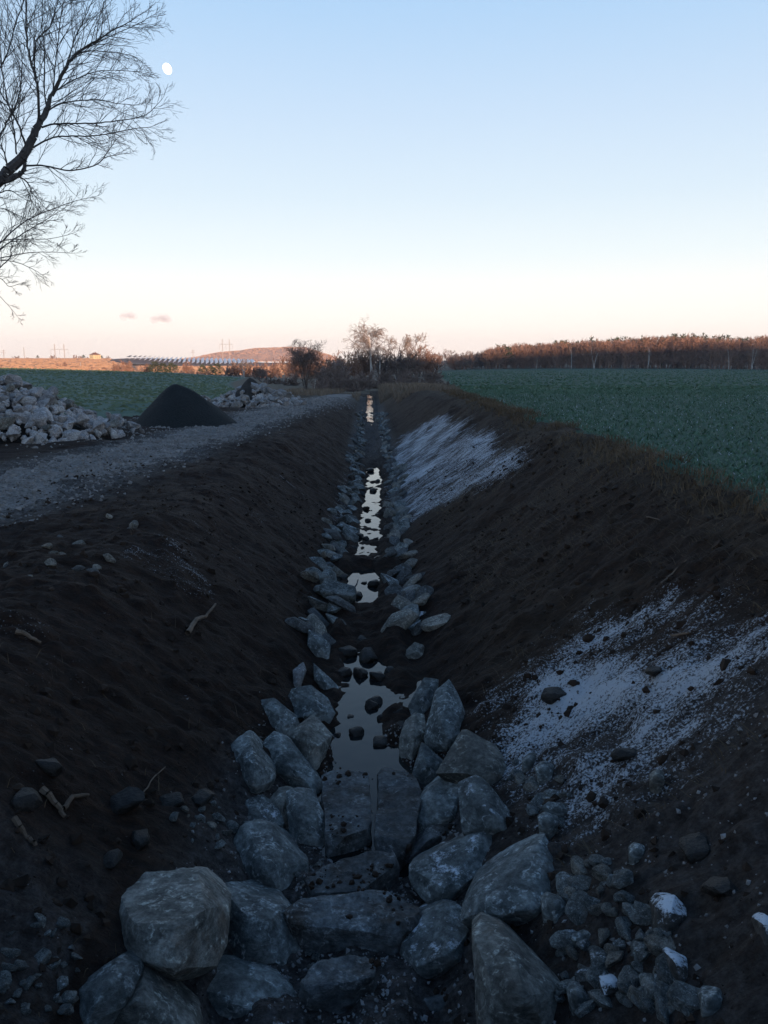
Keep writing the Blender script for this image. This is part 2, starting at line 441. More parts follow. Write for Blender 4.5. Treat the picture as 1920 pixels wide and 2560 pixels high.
def build_ground():
    xp = list(np.arange(0, 5.6, .05)); s = .05
    while xp[-1] < 3200:
        s *= 1.045; xp.append(xp[-1] + s)
    xs = np.array([-v for v in xp[:0:-1]] + xp)
    ys = list(np.arange(-320, -12, 8)) + list(np.arange(-12, 1, .5)) + list(np.arange(1, 3, .1)); y = 3.0
    while y < 3300:
        ys.append(y)
        y += max(.03, y * .0055) if y < 115 else y * .017
    ys = np.array(ys)
    X, Y = np.meshgrid(xs, ys)
    Z = hz(X, Y)
    nr, nc = X.shape
    V = np.stack([X.ravel(), Y.ravel(), Z.ravel()], 1)
    idx = np.arange(nr * nc).reshape(nr, nc)
    Q = np.stack([idx[:-1, :-1], idx[:-1, 1:], idx[1:, 1:], idx[1:, :-1]], 2).reshape(-1, 4)
    cxq = .25 * (X[:-1, :-1] + X[1:, 1:] + X[:-1, 1:] + X[1:, :-1]).ravel()
    cyq = .25 * (Y[:-1, :-1] + Y[1:, 1:] + Y[:-1, 1:] + Y[1:, :-1]).ravel()
    jit = fbm(cxq * .9, cyq * .9, 3, 61)
    zone = np.zeros(len(Q), int)
    zone[cyq > 92] = 3                                           # meadow
    zone[(np.abs(cxq) > 60) & (cyq > -20)] = 3
    edgeR = np.interp(cyq, [0, 20, 45, 60, 80, 100, 200, 380], [4.3, 4.6, 4.6, 5.4, 7.2, 8.6, 14.5, 26]) + .5 * jit
    zone[(cxq > edgeR) & (cyq > -15) & (cyq < 376 + 5 * jit) & (cxq < 420)] = 1
    edgeL = np.interp(cyq, [30, 36, 48, 80, 120, 170, 230], [-19, -12.4, -11.2, -14.5, -22, -33, -40]) + .5 * jit
    zone[(cxq < edgeL) & (cyq > 31 + .6 * jit) & (cyq < 236)] = 2
    zone[(np.abs(cxq - XT(cyq)) < (1.15 + .55 * jit) * (.55 + .45 * ss(9, 20, cyq))) & (cyq > -6) & (cyq < 84)] = 4
    zone[(cyq > 480) & (cyq < 1600) & (cxq < -60)] = 5
    zone[cyq < -30] = 6
    rowq = np.repeat(np.arange(nr - 1), nc - 1); colq = np.tile(np.arange(nc - 1), nr - 1)
    jo = [int(np.argmax(xs > -62)), int(np.argmax(xs > 62))]; side = (colq < jo[0]) | (colq >= jo[1])
    ny = int(np.argmax(ys > 112)); y3 = int(np.argmax(ys > 0))
    thin_ = side & (rowq >= y3) & (rowq < ny)
    keepq = ~thin_
    frost = np.zeros(len(V)); x, yv = V[:, 0], V[:, 1]
    wx = x + .35 * fbm(x * 1.3, yv * 1.3, 3, 71); wy = yv + .35 * fbm(x * 1.3, yv * 1.3, 3, 73)
    soft = [(.45 * math.cos(k * .785), .45 * math.sin(k * .785)) for k in range(8)] + [(.2, 0), (-.2, 0), (0, .2), (0, -.2)]
    p1 = sum(inpoly(wx + a * .8, wy + b * 1.2, FP1).astype(float) for a, b in soft) / len(soft); p2 = sum(inpoly(wx + a, wy + b, FP2).astype(float) for a, b in soft) / len(soft)
    frost = np.maximum(frost, p1 * (.92 + .35 * fbm(x * .8, yv * .5, 3, 75)))
    frost = np.maximum(frost, p2 * (1.0 + .75 * fbm(x * 1.1, yv * 1.1, 3, 77)))
    frost = np.maximum(frost, inpoly(wx, wy, FP3) * .42)
    frost = np.maximum(frost, inpoly(wx, wy, FP4) * .5)
    u = x - CX(yv)
    lt = ss(.55, .75, -u) * (1 - ss(1.0, 1.3, -u)) * ss(16, 20, yv) * (1 - ss(26, 34, yv))
    frost = np.maximum(frost, lt * .45)
    frost = np.maximum(frost, (u < -1.2) * (.22 * ss(.25, .6, fbm(x * .7, yv * .7, 3, 79))) * (1 - ss(60, 80, yv)))
    frost = np.maximum(frost, .42 * (ss(2.6, 3.4, -u) * (1 - ss(4.0, 5, -u)) * ss(22, 27, yv) * (1 - ss(40, 46, yv)) * ss(.1, .4, fbm(x * 1.2, yv * .8, 3, 83))))
    veg = np.zeros(len(V))
    veg = np.maximum(veg, ss(3.6, 4.4, u) * .55 * (yv > 0))
    veg = np.maximum(veg, ss(58, 74, yv) * .8 * ss(.8, 1.5, np.abs(u)))
    veg = np.maximum(veg, (u > 0) * ss(1, 2, u) * (.10 + .16 * ss(-.2, .4, fbm(x * .5, yv * .25, 3, 81))))
    stony = np.zeros(len(V))
    dt = np.abs(x - XT(yv))
    stony = np.maximum(stony, (1 - ss(1.2, 2.6, dt)) * (yv > 2) * (yv < 84) * .8)
    stony = np.maximum(stony, (1 - ss(.9, 1.5, np.abs(u))) * (yv < 7.5) * .5)
    stony = np.maximum(stony, ss(.9, 1.6, u) * (1 - ss(3.0, 4.0, u)) * (1 - ss(6, 7.5, yv)) * .3)
    stony = np.maximum(stony, (u < -1.5) * (1 - ss(4.2, 5.2, yv)) * .35)
    stony = np.maximum(stony, .45 * (1 - ss(.95, 1.35, np.abs(u))) * ss(30, 38, yv) * (1 - ss(70, 85, yv)))
    names = [('ground', 'soil'), ('crop_field_right', 'crop_ground'), ('crop_field_left', 'crop_left'), ('meadow', 'meadow'),
             ('gravel_track', 'track'), ('ploughed_field', 'stubble'), ('hill_behind', 'ridge')]
    rows = list(range(y3, ny, 12)); rows = rows + [ny] if rows[-1] != ny else rows
    Qx, zx = [], []
    for r0, r1 in zip(rows[:-1], rows[1:]):
        for c0 in list(range(0, jo[0])) + list(range(jo[1], nc - 1)):
            Qx.append((idx[r0, c0], idx[r0, c0 + 1], idx[r1, c0 + 1], idx[r1, c0])); zx.append(zone[((r0 + r1) // 2) * (nc - 1) + c0])
    Q = np.concatenate([Q[keepq], np.array(Qx)]); zone = np.concatenate([zone[keepq], np.array(zx)])
    for zi, (nm, mt) in enumerate(names):
        q = Q[zone == zi]
        if not len(q): continue
        used, inv = np.unique(q.ravel(), return_inverse=True)
        me = mesh_np(nm, V[used], inv.reshape(-1, 4), True)
        if zi == 0:
            for an, av in (('frost', frost), ('veg', veg), ('stony', stony)):
                a = me.attributes.new(an, 'FLOAT', 'POINT'); a.data.foreach_set('value', av[used].astype(np.float32))
        tag(obj(nm, me, M[mt]), kind='structure')
build_ground()

# water in the ditch bed
def build_water():
    ys = np.concatenate([np.arange(5.6, 30, .25), np.arange(30, 90, .8)])
    V, F = [], []
    for i, y in enumerate(ys):
        c = float(CX(y)); z = float(ZB(y)) + .018
        for k in (-.75, -.25, .25, .75): V.append((c + k, y, z))
        if i:
            for k in range(3):
                a = (i - 1) * 4 + k; F.append((a, a + 1, a + 5, a + 4))
    tag(obj('water', mesh_np('water', V, np.array(F), True), M['water']), kind='structure')
build_water()

# far spoil hill with its flat top
def build_hill():
    prof = [(470, 899), (500, 894), (530, 889), (560, 880), (610, 876), (645, 870), (700, 868.5), (722, 867), (768, 868), (790, 876), (830, 888), (865, 903)]
    D = 1750.0
    px = np.array([p[0] for p in prof]); py = np.array([p[1] for p in prof])
    wx = (px - 960) / FPX * D * 1.0
    top = np.array([at(a, b, D)[2] for a, b in prof])
    xs = np.linspace(wx[0], wx[-1], 120); V = []
    vs_ = np.linspace(0, 1, 26)
    for v in vs_:
        for x in xs:
            t = np.interp(x, wx, top)
            k = ss(0, .72, v) * .72 + .28 * ss(.55, 1, v)
            terr = .0 + .9 * math.sin(v * 19)
            base = 2.0
            V.append((x * (1 + .06 * (1 - v)), D - 190 * (1 - v), base + (t - base) * k + terr * .6 * (v < .98)))
    for x in xs:
        V.append((x, D + 160, 2.0))
    n = len(xs); F = []
    for r in range(len(vs_)):
        for c in range(n - 1):
            a = r * n + c; F.append((a, a + 1, a + n + 1, a + n))
    tag(obj('hill', mesh_np('hill', V, np.array(F), True), simple('hill_heath', (.36, .22, .15), (.48, .31, .22), .02, .95, .6, 3, 0)), kind='structure')
build_hill()

HILL = {}
# ------------------------------------------------------------------ rock meshes
def refine(bm, L, iters=6):
    for _ in range(iters):
        es = [e for e in bm.edges if e.calc_length() > L]
        if not es: break
        bmesh.ops.subdivide_edges(bm, edges=es, cuts=1)
        bmesh.ops.triangulate(bm, faces=bm.faces[:])

def rock_from_points(name, pts, L, amp, seed, smooth_it=1, cuts=3):
    bm = bmesh.new()
    for p in pts: bm.verts.new(p)
    bm.verts.ensure_lookup_table()
    r = bmesh.ops.convex_hull(bm, input=bm.verts[:])
    bmesh.ops.delete(bm, geom=[g for g in set(r['geom_interior'] + r['geom_unused']) if isinstance(g, bmesh.types.BMVert)], context='VERTS')
    bmesh.ops.dissolve_limit(bm, angle_limit=R(20), verts=bm.verts[:], edges=bm.edges[:])
    bmesh.ops.triangulate(bm, faces=bm.faces[:])
    refine(bm, L)
    rc = random.Random(seed * 7 + 1)                      # break flat facets off the rounded hull
    cen = Vector(); 
    for v in bm.verts: cen += v.co
    cen /= len(bm.verts)
    for ci in range(cuts + 9):
        nn = Vector((rc.gauss(0, 1), rc.gauss(-.6, .8), rc.gauss(.35, .7))).normalized()
        hmax = max((v.co - cen).dot(nn) for v in bm.verts); lim = hmax * (rc.uniform(.80, .96) if ci < cuts else rc.uniform(.93, .985))
        for v in bm.verts:
            k = (v.co - cen).dot(nn) - lim
            if k > 0: v.co -= nn * k
    for _ in range(smooth_it):
        bmesh.ops.smooth_vert(bm, verts=bm.verts[:], factor=.3, use_axis_x=True, use_axis_y=True, use_axis_z=True)
    bm.normal_update()
    o = Vector((seed * 3.7, seed * 1.3, -seed * 2.1))
    s = max(L * 6, .02)
    for v in bm.verts:
        p = v.co
        n1 = mnoise.noise(p / s * .9 + o); n2 = mnoise.noise(p / s * 2.3 - o)
        n3 = mnoise.turbulence(p / s * 1.6 + o, 3, True)
        v.co = p + v.normal * amp * (n1 * 1.1 + n2 * .6 - (n3 - .5) * 1.3)
    bm.normal_update()
    for f in bm.faces: f.smooth = True
    for e in bm.edges:
        e.smooth = e.calc_face_angle(0) < .42
    bmesh.ops.recalc_face_normals(bm, faces=bm.faces[:])
    me = bpy.data.meshes.new(name); bm.to_mesh(me); bm.free()
    return me

def rock_proto(seed, ax=(1, .75, .55), n=15, L=.28, amp=.035, m='rock'):
    r = random.Random(seed); pts = []
    for i in range(n):
        v = Vector((r.gauss(0, 1), r.gauss(0, 1), r.gauss(0, 1))).normalized()
        k = (abs(v.x) ** 4 + abs(v.y) ** 4 + abs(v.z) ** 4) ** (-1 / 4)
        v = v * k * r.uniform(.7, 1.0) * .56
        pts.append((v.x * ax[0], v.y * ax[1], v.z * ax[2]))
    me = rock_from_points('stone', pts, L, amp, seed, 1)
    me.materials.append(M[m])
    return me

# ------------------------------------------------------------------ the boulders lining the ditch, nearest first
ZW = {'A': (550, 1560, .4822), 'B': (0, 1760, .4581), 'C': (640, 1960, .4822), 'D': (1200, 1860, .434)}

def boulder(zoom, outline, inner, label, m='rock', kd=.78, thick=.62, cat='boulder', name='boulder', flat=None, L=None, amp=.011, group='boulders lining the ditch', sink=.1, grow_=1.15):
    ox, oy, s = ZW[zoom]
    P = np.array([(ox + s * a, oy + s * b) for a, b in outline])
    P = P.mean(0) + (P - P.mean(0)) * (grow_ if flat is None else 1.05)
    rj = random.Random(len(label) * 31 + len(outline))
    ymax, ymin = P[:, 1].max(), P[:, 1].min()
    low = P[P[:, 1] > ymax - .3 * (ymax - ymin)]
    base = hit(low[:, 0].mean(), ymax - .06 * (ymax - ymin))
    lift_ = float(microrelief(base[0], base[1]))
    e = np.array(EYE); fw = np.array((0, CP, -SP))
    Z0 = float((base - e) @ fw)
    size = (ymax - ymin) / FPX * Z0
    pts = []
    if flat is not None:
        zt = base[2] + flat
        for a, b in P:
            d = ray(a, b); t = (zt - e[2]) / d[2]
            q = e + d * t; pts.append(q); q2 = q.copy(); q2[2] -= flat + .22; pts.append(q2)
        c = np.mean(pts[::2], axis=0); pts = [np.array((c[0] + (q[0] - c[0]) * (1 if q[2] > zt - .01 else .93), c[1] + (q[1] - c[1]) * (1 if q[2] > zt - .01 else .93), q[2])) for q in pts]
        pts.append(c + np.array((0, 0, .04)))
    else:
        def zd(b): return Z0 + (ymax - b) / (ymax - ymin) * size * kd
        fr = [e + ray(a, b) * (zd(b) + rj.uniform(-.10, .06) * size) for a, b in P]
        pts += fr
        c = np.mean(fr, axis=0)
        for a, b, pull in inner:
            x_, y_ = ox + s * a, oy + s * b
            pts.append(e + ray(x_, y_) * (zd(y_) - 1.75 * pull * size))
        back = np.array((0, 1, -.42)) * thick * size
        for q in fr: pts.append(c + (q - c) * .78 + back)
        for q in fr:
            if q[2] < c[2]: pts.append(np.array((c[0] + (q[0] - c[0]) * .85, q[1] + .12 * size, q[2] - sink)))
    if cat != 'boulder': pts = [p + np.array((0, 0, max(0.0, lift_) + .02)) for p in pts]
    org = np.mean(pts, axis=0); org[2] = min(p[2] for p in pts)
    amp = amp if flat is None else .03
    me = rock_from_points('boulder', [tuple(p - org) for p in pts], L or max(.03, size * .075), amp * max(.5, size), hash((round(org[0], 2), round(org[1], 2))) % 97)
    o = obj(name, me, M[m], None, org)
    tag(o, label, cat, group)
    return o

BL = [
 # left side, near to far
 ('B', [(480,1746),(600,1650),(700,1500),(790,1445),(860,1480),(960,1630),(1030,1746),(1060,1880),(760,1930),(440,1880)], [(760,1600,.25),(860,1620,.15)], 'peaked pale grey boulder cut off by bottom edge, left', 'rock_brown', {}),
 ('B', [(400,1746),(410,1560),(500,1500),(640,1405),(720,1440),(745,1480),(700,1600),(560,1746),(450,1800)], [(560,1570,.2)], 'sloping blue grey boulder behind peaked one at bottom left', 'rock', {}),
 ('B', [(960,1590),(1010,1450),(1180,1400),(1270,1440),(1480,1480),(1560,1560),(1640,1746),(1640,1850),(1040,1850),(1060,1720)], [(1300,1600,.25),(1100,1560,.2)], 'wide dark boulder at bottom edge below the cube boulder', 'rock', {}),
 ('B', [(620,1090),(660,1000),(720,940),(800,930),(940,940),(1060,965),(1150,1030),(1215,1100),(1200,1290),(1150,1400),(1040,1420),(920,1500),(760,1450),(640,1390),(622,1230)], [(720,1190,.30),(850,1195,.34),(990,1205,.36),(1120,1120,.26),(960,1440,.30),(700,1380,.26)], 'large block shaped boulder with pale flat top', 'rock_brown', {'amp': .012}),
 ('B', [(1190,1090),(1215,1010),(1270,1000),(1350,1040),(1430,1020),(1530,1120),(1610,1200),(1612,1300),(1590,1480),(1560,1560),(1480,1490),(1300,1450),(1210,1370),(1200,1200)], [(1420,1250,.25),(1300,1200,.15)], 'tall rough boulder right beside the block shaped one', 'rock', {}),
 ('B', [(1250,870),(1330,680),(1400,665),(1480,690),(1600,790),(1655,870),(1659,930),(1600,1020),(1540,1120),(1380,1020),(1340,960),(1290,900)], [(1480,900,.25),(1350,780,.12)], 'smooth grey slab boulder above the tall rough one', 'rock', {}),
 ('A', [(35,985),(150,920),(215,897),(290,960),(320,1040),(250,1075),(120,1070),(30,1020)], [(170,980,.18),(240,1040,.2)], 'boulder with one bright frosted facet on left side', 'rock_frost', {}),
 ('A', [(240,940),(330,842),(375,870),(372,1080),(300,1050)], [(320,960,.2)], 'narrow upright stone wedged beside long leaning slab', 'rock_brown', {}),
 ('A', [(350,885),(410,868),(480,880),(530,990),(552,1130),(525,1178),(450,1175),(380,1165),(352,1060)], [(440,1020,.22)], 'broad leaning slab at water edge with undercut foot', 'rock', {}),
 ('A', [(65,640),(140,562),(200,620),(270,760),(272,800),(185,895),(155,890),(62,730)], [(150,640,.12),(190,740,.3),(178,850,.25)], 'tall pointed boulder farthest left on the dark bank', 'rock', {}),
 ('A', [(225,640),(290,578),(350,600),(430,720),(510,810),(505,885),(400,880),(280,800)], [(350,680,.2),(430,810,.2)], 'long diagonal pale veined slab behind pointed boulder', 'rock', {}),
 ('A', [(198,410),(280,397),(345,440),(412,500),(350,585),(260,575),(222,510)], [(300,470,.2),(345,540,.2)], 'angular boulder uppermost at left edge of dark bank', 'rock', {}),
 ('A', [(350,580),(400,535),(480,487),(570,580),(545,680),(490,768),(430,700)], [(440,560,.2),(500,640,.25)], 'triangular slab hanging over the pool from left', 'rock_brown', {}),
 ('A', [(340,440),(380,347),(470,330),(545,390),(582,460),(540,528),(430,500),(360,490)], [(480,400,.2),(470,470,.22)], 'rounded double stone above triangular slab on left', 'rock', {}),
 ('A', [(490,210),(540,250),(605,320),(618,362),(560,355),(495,290)], [(545,300,.2)], 'slanting stone at left foot beside upper mud bar', 'rock', {}),
 ('A', [(380,240),(430,200),(442,240),(415,315),(385,325)], [(412,260,.2)], 'small pale upright stone on left bank edge', 'rock_pale', {}),
 ('A', [(465,40),(520,60),(565,110),(557,195),(500,165),(460,110)], [(520,110,.2)], 'layered stone on left edge beside dark mud', 'rock_frost', {}),
 # ditch bed slabs
 ('A', [(505,900),(530,790),(600,755),(760,765),(788,900),(775,1050),(680,1080),(552,1122),(525,1000)], [], 'flat mud speckled slab lying left in the stream bed', 'rock_mud', {'flat': .2}),
 ('A', [(825,790),(862,748),(1000,790),(1038,860),(1005,1010),(1010,1090),(930,1168),(812,1162),(802,1000)], [], 'flat slab with dark mud cap lying right in bed', 'rock_mud', {'flat': .24}),
 ('C', [(270,500),(360,432),(500,392),(600,352),(720,362),(738,400),(640,455),(540,552),(420,565),(285,560)], [], 'flat pale slab damming the lower pool', 'rock_mud', {'flat': .24}),
 ('C', [(150,660),(250,582),(420,592),(550,580),(640,542),(850,640),(850,690),(720,768),(560,742),(340,732),(200,712)], [], 'wide cracked slab across the bed below the pool', 'rock_mud', {'flat': .32}),
 ('C', [(210,880),(250,842),(330,832),(360,872),(292,925),(215,930)], [(290,870,.15)], 'small blocky stone on gravel in bed', 'rock', {'L': .03}),
 ('C', [(230,1030),(300,942),(400,887),(560,890),(620,930),(600,1000),(440,1010),(285,1060)], [], 'pale flat topped slab on gravel at bottom centre', 'rock_mud', {'flat': .34}),
 ('C', [(750,1120),(800,1080),(900,1070),(1090,1050),(1120,1120),(1090,1250),(750,1270)], [(930,1120,.15)], 'dark low boulder at bottom edge right of centre', 'rock_mud', {}),
 # right side, near to far
 ('C', [(1150,800),(1195,727),(1290,760),(1350,820),(1440,880),(1500,960),(1590,1050),(1570,1160),(1540,1300),(1180,1330),(1150,1000)], [(1330,880,.16),(1400,1100,.25),(1230,1050,.2)], 'tall rust stained boulder at bottom edge right', 'rock_brown', {}),
 ('C', [(745,760),(840,720),(970,640),(1040,655),(1110,725),(1150,860),(1100,930),(930,965),(850,1050),(800,940),(760,860)], [(1040,760,.15),(1010,900,.28),(850,960,.2)], 'dark boulder with thin frost on its left edge', 'rock_frost', {}),
 ('C', [(1090,680),(1160,540),(1290,400),(1400,330),(1490,295),(1540,420),(1590,520),(1570,660),(1460,760),(1380,740),(1200,720),(1110,715)], [(1390,470,.12),(1440,660,.25),(1200,660,.22)], 'largest right hand boulder with a sharp peak', 'rock', {}),
 ('C', [(820,430),(960,380),(1080,300),(1170,255),(1240,265),(1275,330),(1260,400),(1150,490),(1060,610),(990,655),(900,590),(830,520)], [(1110,430,.16),(1010,560,.22)], 'slanted boulder with frost specks beside the peaked one', 'rock_frost', {}),
 ('A', [(945,1220),(1000,1130),(1090,1060),(1180,1040),(1250,1060),(1190,1120),(1080,1190),(960,1250)], [(1080,1120,.2)], 'low mud topped slab leaning between right boulders and bed', 'rock_mud', {}),
 ('A', [(1250,840),(1340,797),(1390,840),(1440,890),(1530,1020),(1500,1085),(1420,1092),(1265,1055),(1250,930)], [(1330,900,.12),(1400,1000,.25)], 'wedge boulder with white frost on its left face', 'rock_frost', {}),
 ('A', [(1015,1010),(1060,870),(1140,800),(1250,820),(1268,1000),(1190,1060),(1100,1092),(1045,1090)], [(1110,1015,.22),(1190,1010,.22),(1130,880,.1)], 'square slab right of the mud capped bed slab', 'rock', {}),
 ('A', [(1005,780),(1050,625),(1110,670),(1155,720),(1140,785),(1070,850),(1012,810)], [(1070,740,.2)], 'small upright slab between pool and right boulders', 'rock', {}),
 ('A', [(1145,770),(1215,620),(1270,558),(1340,600),(1420,640),(1490,760),(1512,825),(1430,855),(1350,830),(1250,800)], [(1300,720,.18),(1430,730,.16),(1310,770,.22)], 'broad boulder with brown soil on its crown', 'rock_brown', {}),
 ('A', [(1070,590),(1090,460),(1120,370),(1185,312),(1205,370),(1255,430),(1277,540),(1200,640),(1175,675),(1085,635)], [(1150,520,.2),(1180,600,.22)], 'tall pointed boulder standing on the right bank foot', 'rock', {}),
 ('A', [(935,590),(965,510),(1010,475),(1052,480),(1062,560),(1015,640),(985,718),(935,692)], [(1000,590,.2)], 'rough slab right beside the dark pool', 'rock_brown', {}),
 ('A', [(985,420),(1060,290),(1130,300),(1115,360),(1088,485),(1010,480)], [(1060,390,.18)], 'leaning slab behind tall pointed boulder on right', 'rock', {}),
 ('A', [(905,190),(960,140),(1010,100),(1060,120),(1040,170),(960,215)], [(990,150,.2)], 'thin slanted stone at right foot above mud bar', 'rock_brown', {}),
 ('A', [(925,40),(980,0),(1050,-20),(1045,25),(990,60),(935,70)], [(985,30,.2)], 'flat pale stone at right foot near stick', 'rock_frost', {}),
 # loose stones, lower right
 ('D', [(1015,1060),(1050,1010),(1110,1000),(1165,1060),(1170,1110),(1120,1180),(1060,1190),(1020,1225)], [(1090,1090,.2)], 'upper frost covered clod on black soil at right', 'rock_white', {'cat': 'clod', 'L': .03, 'group': 'loose stones on the near right bank'}),
 ('D', [(1060,1250),(1090,1240),(1190,1290),(1200,1380),(1150,1420),(1100,1340)], [(1130,1320,.2)], 'lower frost covered clod on black soil at right', 'rock_white', {'cat': 'clod', 'L': .03, 'group': 'loose stones on the near right bank'}),
 ('D', [(1590,1140),(1630,1110),(1680,1150),(1690,1230),(1640,1245),(1600,1180)], [(1640,1180,.2)], 'frosted clod cut off by the right edge', 'rock_white', {'cat': 'clod', 'L': .03, 'group': 'loose stones on the near right bank'}),
 ('D', [(505,1470),(550,1440),(600,1480),(625,1540),(600,1590),(540,1580)], [(560,1510,.2)], 'egg shaped stone with frosted top near bottom edge', 'rock_frost', {'cat': 'stone', 'L': .03, 'group': 'loose stones on the near right bank'}),
 ('D', [(690,1400),(760,1390),(812,1410),(790,1470),(720,1490)], [(750,1430,.2)], 'rounded stone capped with frost near bottom right', 'rock_white', {'cat': 'stone', 'L': .03, 'group': 'loose stones on the near right bank'}),
 ('D', [(880,1260),(910,1225),(975,1230),(982,1300),(940,1350),(890,1320)], [(930,1280,.2)], 'smooth dark cobble left of the lower frosted clod', 'rock', {'cat': 'stone', 'L': .03, 'group': 'loose stones on the near right bank'}),
 ('D', [(1275,1530),(1310,1490),(1370,1490),(1402,1550),(1380,1620),(1280,1620)], [(1330,1540,.2)], 'smooth rounded stone alone on black soil at bottom', 'rock', {'cat': 'stone', 'L': .03, 'group': 'loose stones on the near right bank'}),
 ('D', [(360,380),(400,350),(480,360),(517,395),(450,422),(400,412)], [(440,385,.15)], 'flat pebble shaped stone below the frosted slope', 'rock', {'cat': 'stone', 'L': .03, 'group': 'loose stones on the near right bank'}),
 ('D', [(865,620),(900,590),(945,605),(942,650),(890,672),(865,650)], [(905,630,.2)], 'small pale stone at lower edge of frost patch', 'rock_frost', {'cat': 'stone', 'L': .03, 'group': 'loose stones on the near right bank'}),
 ('D', [(355,1010),(400,980),(460,1000),(500,1050),(430,1130),(400,1090),(365,1075)], [(420,1040,.2)], 'angular slab stone right below the peaked boulder', 'rock', {'cat': 'stone', 'L': .03, 'group': 'loose stones on the near right bank'}),
 ('D', [(530,1165),(600,1135),(692,1150),(655,1178),(560,1190)], [(610,1155,.15)], 'thin flat stone with pale top among rubble', 'rock_frost', {'cat': 'stone', 'L': .03, 'group': 'loose stones on the near right bank'}),
 ('D', [(340,440),(380,410),(440,430),(452,470),(400,512),(345,480)], [(395,455,.2)], 'frosted cobble right of the wedge boulder', 'rock_frost', {'cat': 'stone', 'L': .03, 'group': 'loose stones on the near right bank'}),
 ('D', [(250,100),(290,65),(330,70),(335,110),(280,152),(250,140)], [(290,105,.2)], 'grey cobble at left foot of frost patch', 'rock', {'cat': 'stone', 'L': .03, 'group': 'loose stones on the near right bank'}),
 ('D', [(320,150),(380,110),(422,140),(405,212),(340,205)], [(370,160,.2)], 'grey cobble just below another at frost patch foot', 'rock', {'cat': 'stone', 'L': .03, 'group': 'loose stones on the near right bank'}),
 ('D', [(985,200),(1020,165),(1055,170),(1060,225),(1020,245),(985,230)], [(1020,200,.2)], 'brown stone lying out on the frost patch', 'rock_brown', {'cat': 'stone', 'L': .03, 'group': 'loose stones on the near right bank'}),
]
for z_, o_, i_, lab, mt, kw in BL:
    nm = 'boulder' if kw.get('cat', 'boulder') == 'boulder' else {'clod': 'frozen_clod', 'stone': 'loose_stone'}[kw['cat']]
    boulder(z_, o_, i_, lab, mt, name=nm, **kw)

# ------------------------------------------------------------------ copies of stones
PRO = {}
for mt, ax, n0 in (('rock', (1, .8, .5), 100), ('rock_frost', (1, .8, .5), 200), ('rock_pale', (1, .78, .62), 300), ('rock_pile2', (1, .8, .65), 400), ('rock_brown', (1, .8, .6), 500), ('rock_mud', (1, .8, .5), 700)):
    PRO[mt] = [rock_proto(n0 + i, ax, 16, .17 if mt in ('rock_pale', 'rock', 'rock_frost') else .25, .03, mt) for i in range(6)]
MUD = [rock_proto(600 + i, (1, .9, .7), 22, .16, .06, 'mud') for i in range(5)]
rr = random.Random(11)

def put(me, name, loc, scale, rot, label, cat, group):
    o = bpy.data.objects.new(name, me)
    o.location = loc; o.scale = (scale,) * 3 if isinstance(scale, (int, float)) else scale
    o.rotation_euler = rot
    COL.objects.link(o)
    return tag(o, label, cat, group)

# riprap along both feet of the ditch
for side, lab, grp in ((-1, 'riprap slab on left ditch foot', 'riprap along the left ditch foot'),
                       (1, 'riprap slab on right ditch foot', 'riprap along the right ditch foot')):
    y = 11.3 if side < 0 else 11.6
    while y < 62:
        rows = 3
        for k in range(rows):
            if rr.random() < (.08 if k < 2 else .7): continue
            sz = rr.uniform(.34, .62) * (1.1 if y < 14 else 1)
            uu = .56 + .21 * k + rr.uniform(-.1, .12)
            yy = y + rr.uniform(-.25, .25); xx = float(CX(yy)) + side * uu
            zz = float(hz(xx, yy))
            fr = 'rock_frost' if (side < 0 and 16 < yy < 30 and rr.random() < .5) or rr.random() < .12 else rr.choice(['rock', 'rock_mud', 'rock_mud', 'rock_brown'])
            nmz = ('frosted ' if fr == 'rock_frost' else 'muddy ' if fr == 'rock_mud' else 'brown stained ' if fr == 'rock_brown' else 'clean ') + ('large ' if sz > .52 else 'small ' if sz < .42 else '')
            whz = ' beside the mud bar' if yy < 13.6 else ' beside the bright near pools' if yy < 20 else ' beside the thin middle trickle' if yy < 32 else ' in the far stretch'
            put(rr.choice(PRO[fr]), 'riprap_stone', (xx, yy, zz + .04 * sz), (sz, sz * rr.uniform(.7, 1.0), sz * rr.uniform(.6, 1.0)),
                (rr.uniform(-.25, .25), -side * R(34) + rr.uniform(-.25, .25), rr.uniform(-.6, .6) + (0 if rr.random() < .6 else 1.5)), nmz + lab + whz, 'stone', grp)
        y += rr.uniform(.36, .50) * (1 + max(0, y - 13) / 26)

# mud lumps standing in the water
MUDPX = [(808, 1850, 34), (893, 1838, 36), (952, 1862, 44), (953, 1800, 30), (930, 1772, 40), (994, 1790, 48), (940, 1760, 36), (876, 1796, 18), (842, 1842, 20), (1000, 1830, 46),
         (935, 1466, 30), (895, 1494, 26), (910, 1460, 15), (965, 1480, 18), (860, 1450, 26), (855, 1500, 26), (870, 1530, 34), (905, 1535, 30), (950, 1540, 28), (985, 1560, 36), (880, 1570, 34),
         (930, 1585, 40), (850, 1590, 40), (905, 1610, 36), (960, 1620, 40), (870, 1640, 44), (920, 1650, 52), (900, 1690, 44), (945, 1700, 46), (975, 1690, 40), (860, 1690, 36), (1000, 1650, 36), (840, 1660, 30),
         (920, 1410, 28), (880, 1415, 26), (950, 1415, 26), (900, 1345, 22), (940, 1350, 16), (965, 1352, 18), (915, 1350, 18), (920, 1304, 14), (945, 1290, 12), (890, 1330, 20), (880, 1375, 22), (975, 1300, 20), (870, 1400, 24), (985, 1330, 18), (985, 1375, 20), (960, 1260, 14), (905, 1240, 20), (915, 1275, 18), (945, 1205, 12), (970, 1208, 12), (930, 1230, 18), (975, 1240, 16), (925, 1180, 18), (955, 1165, 16)]
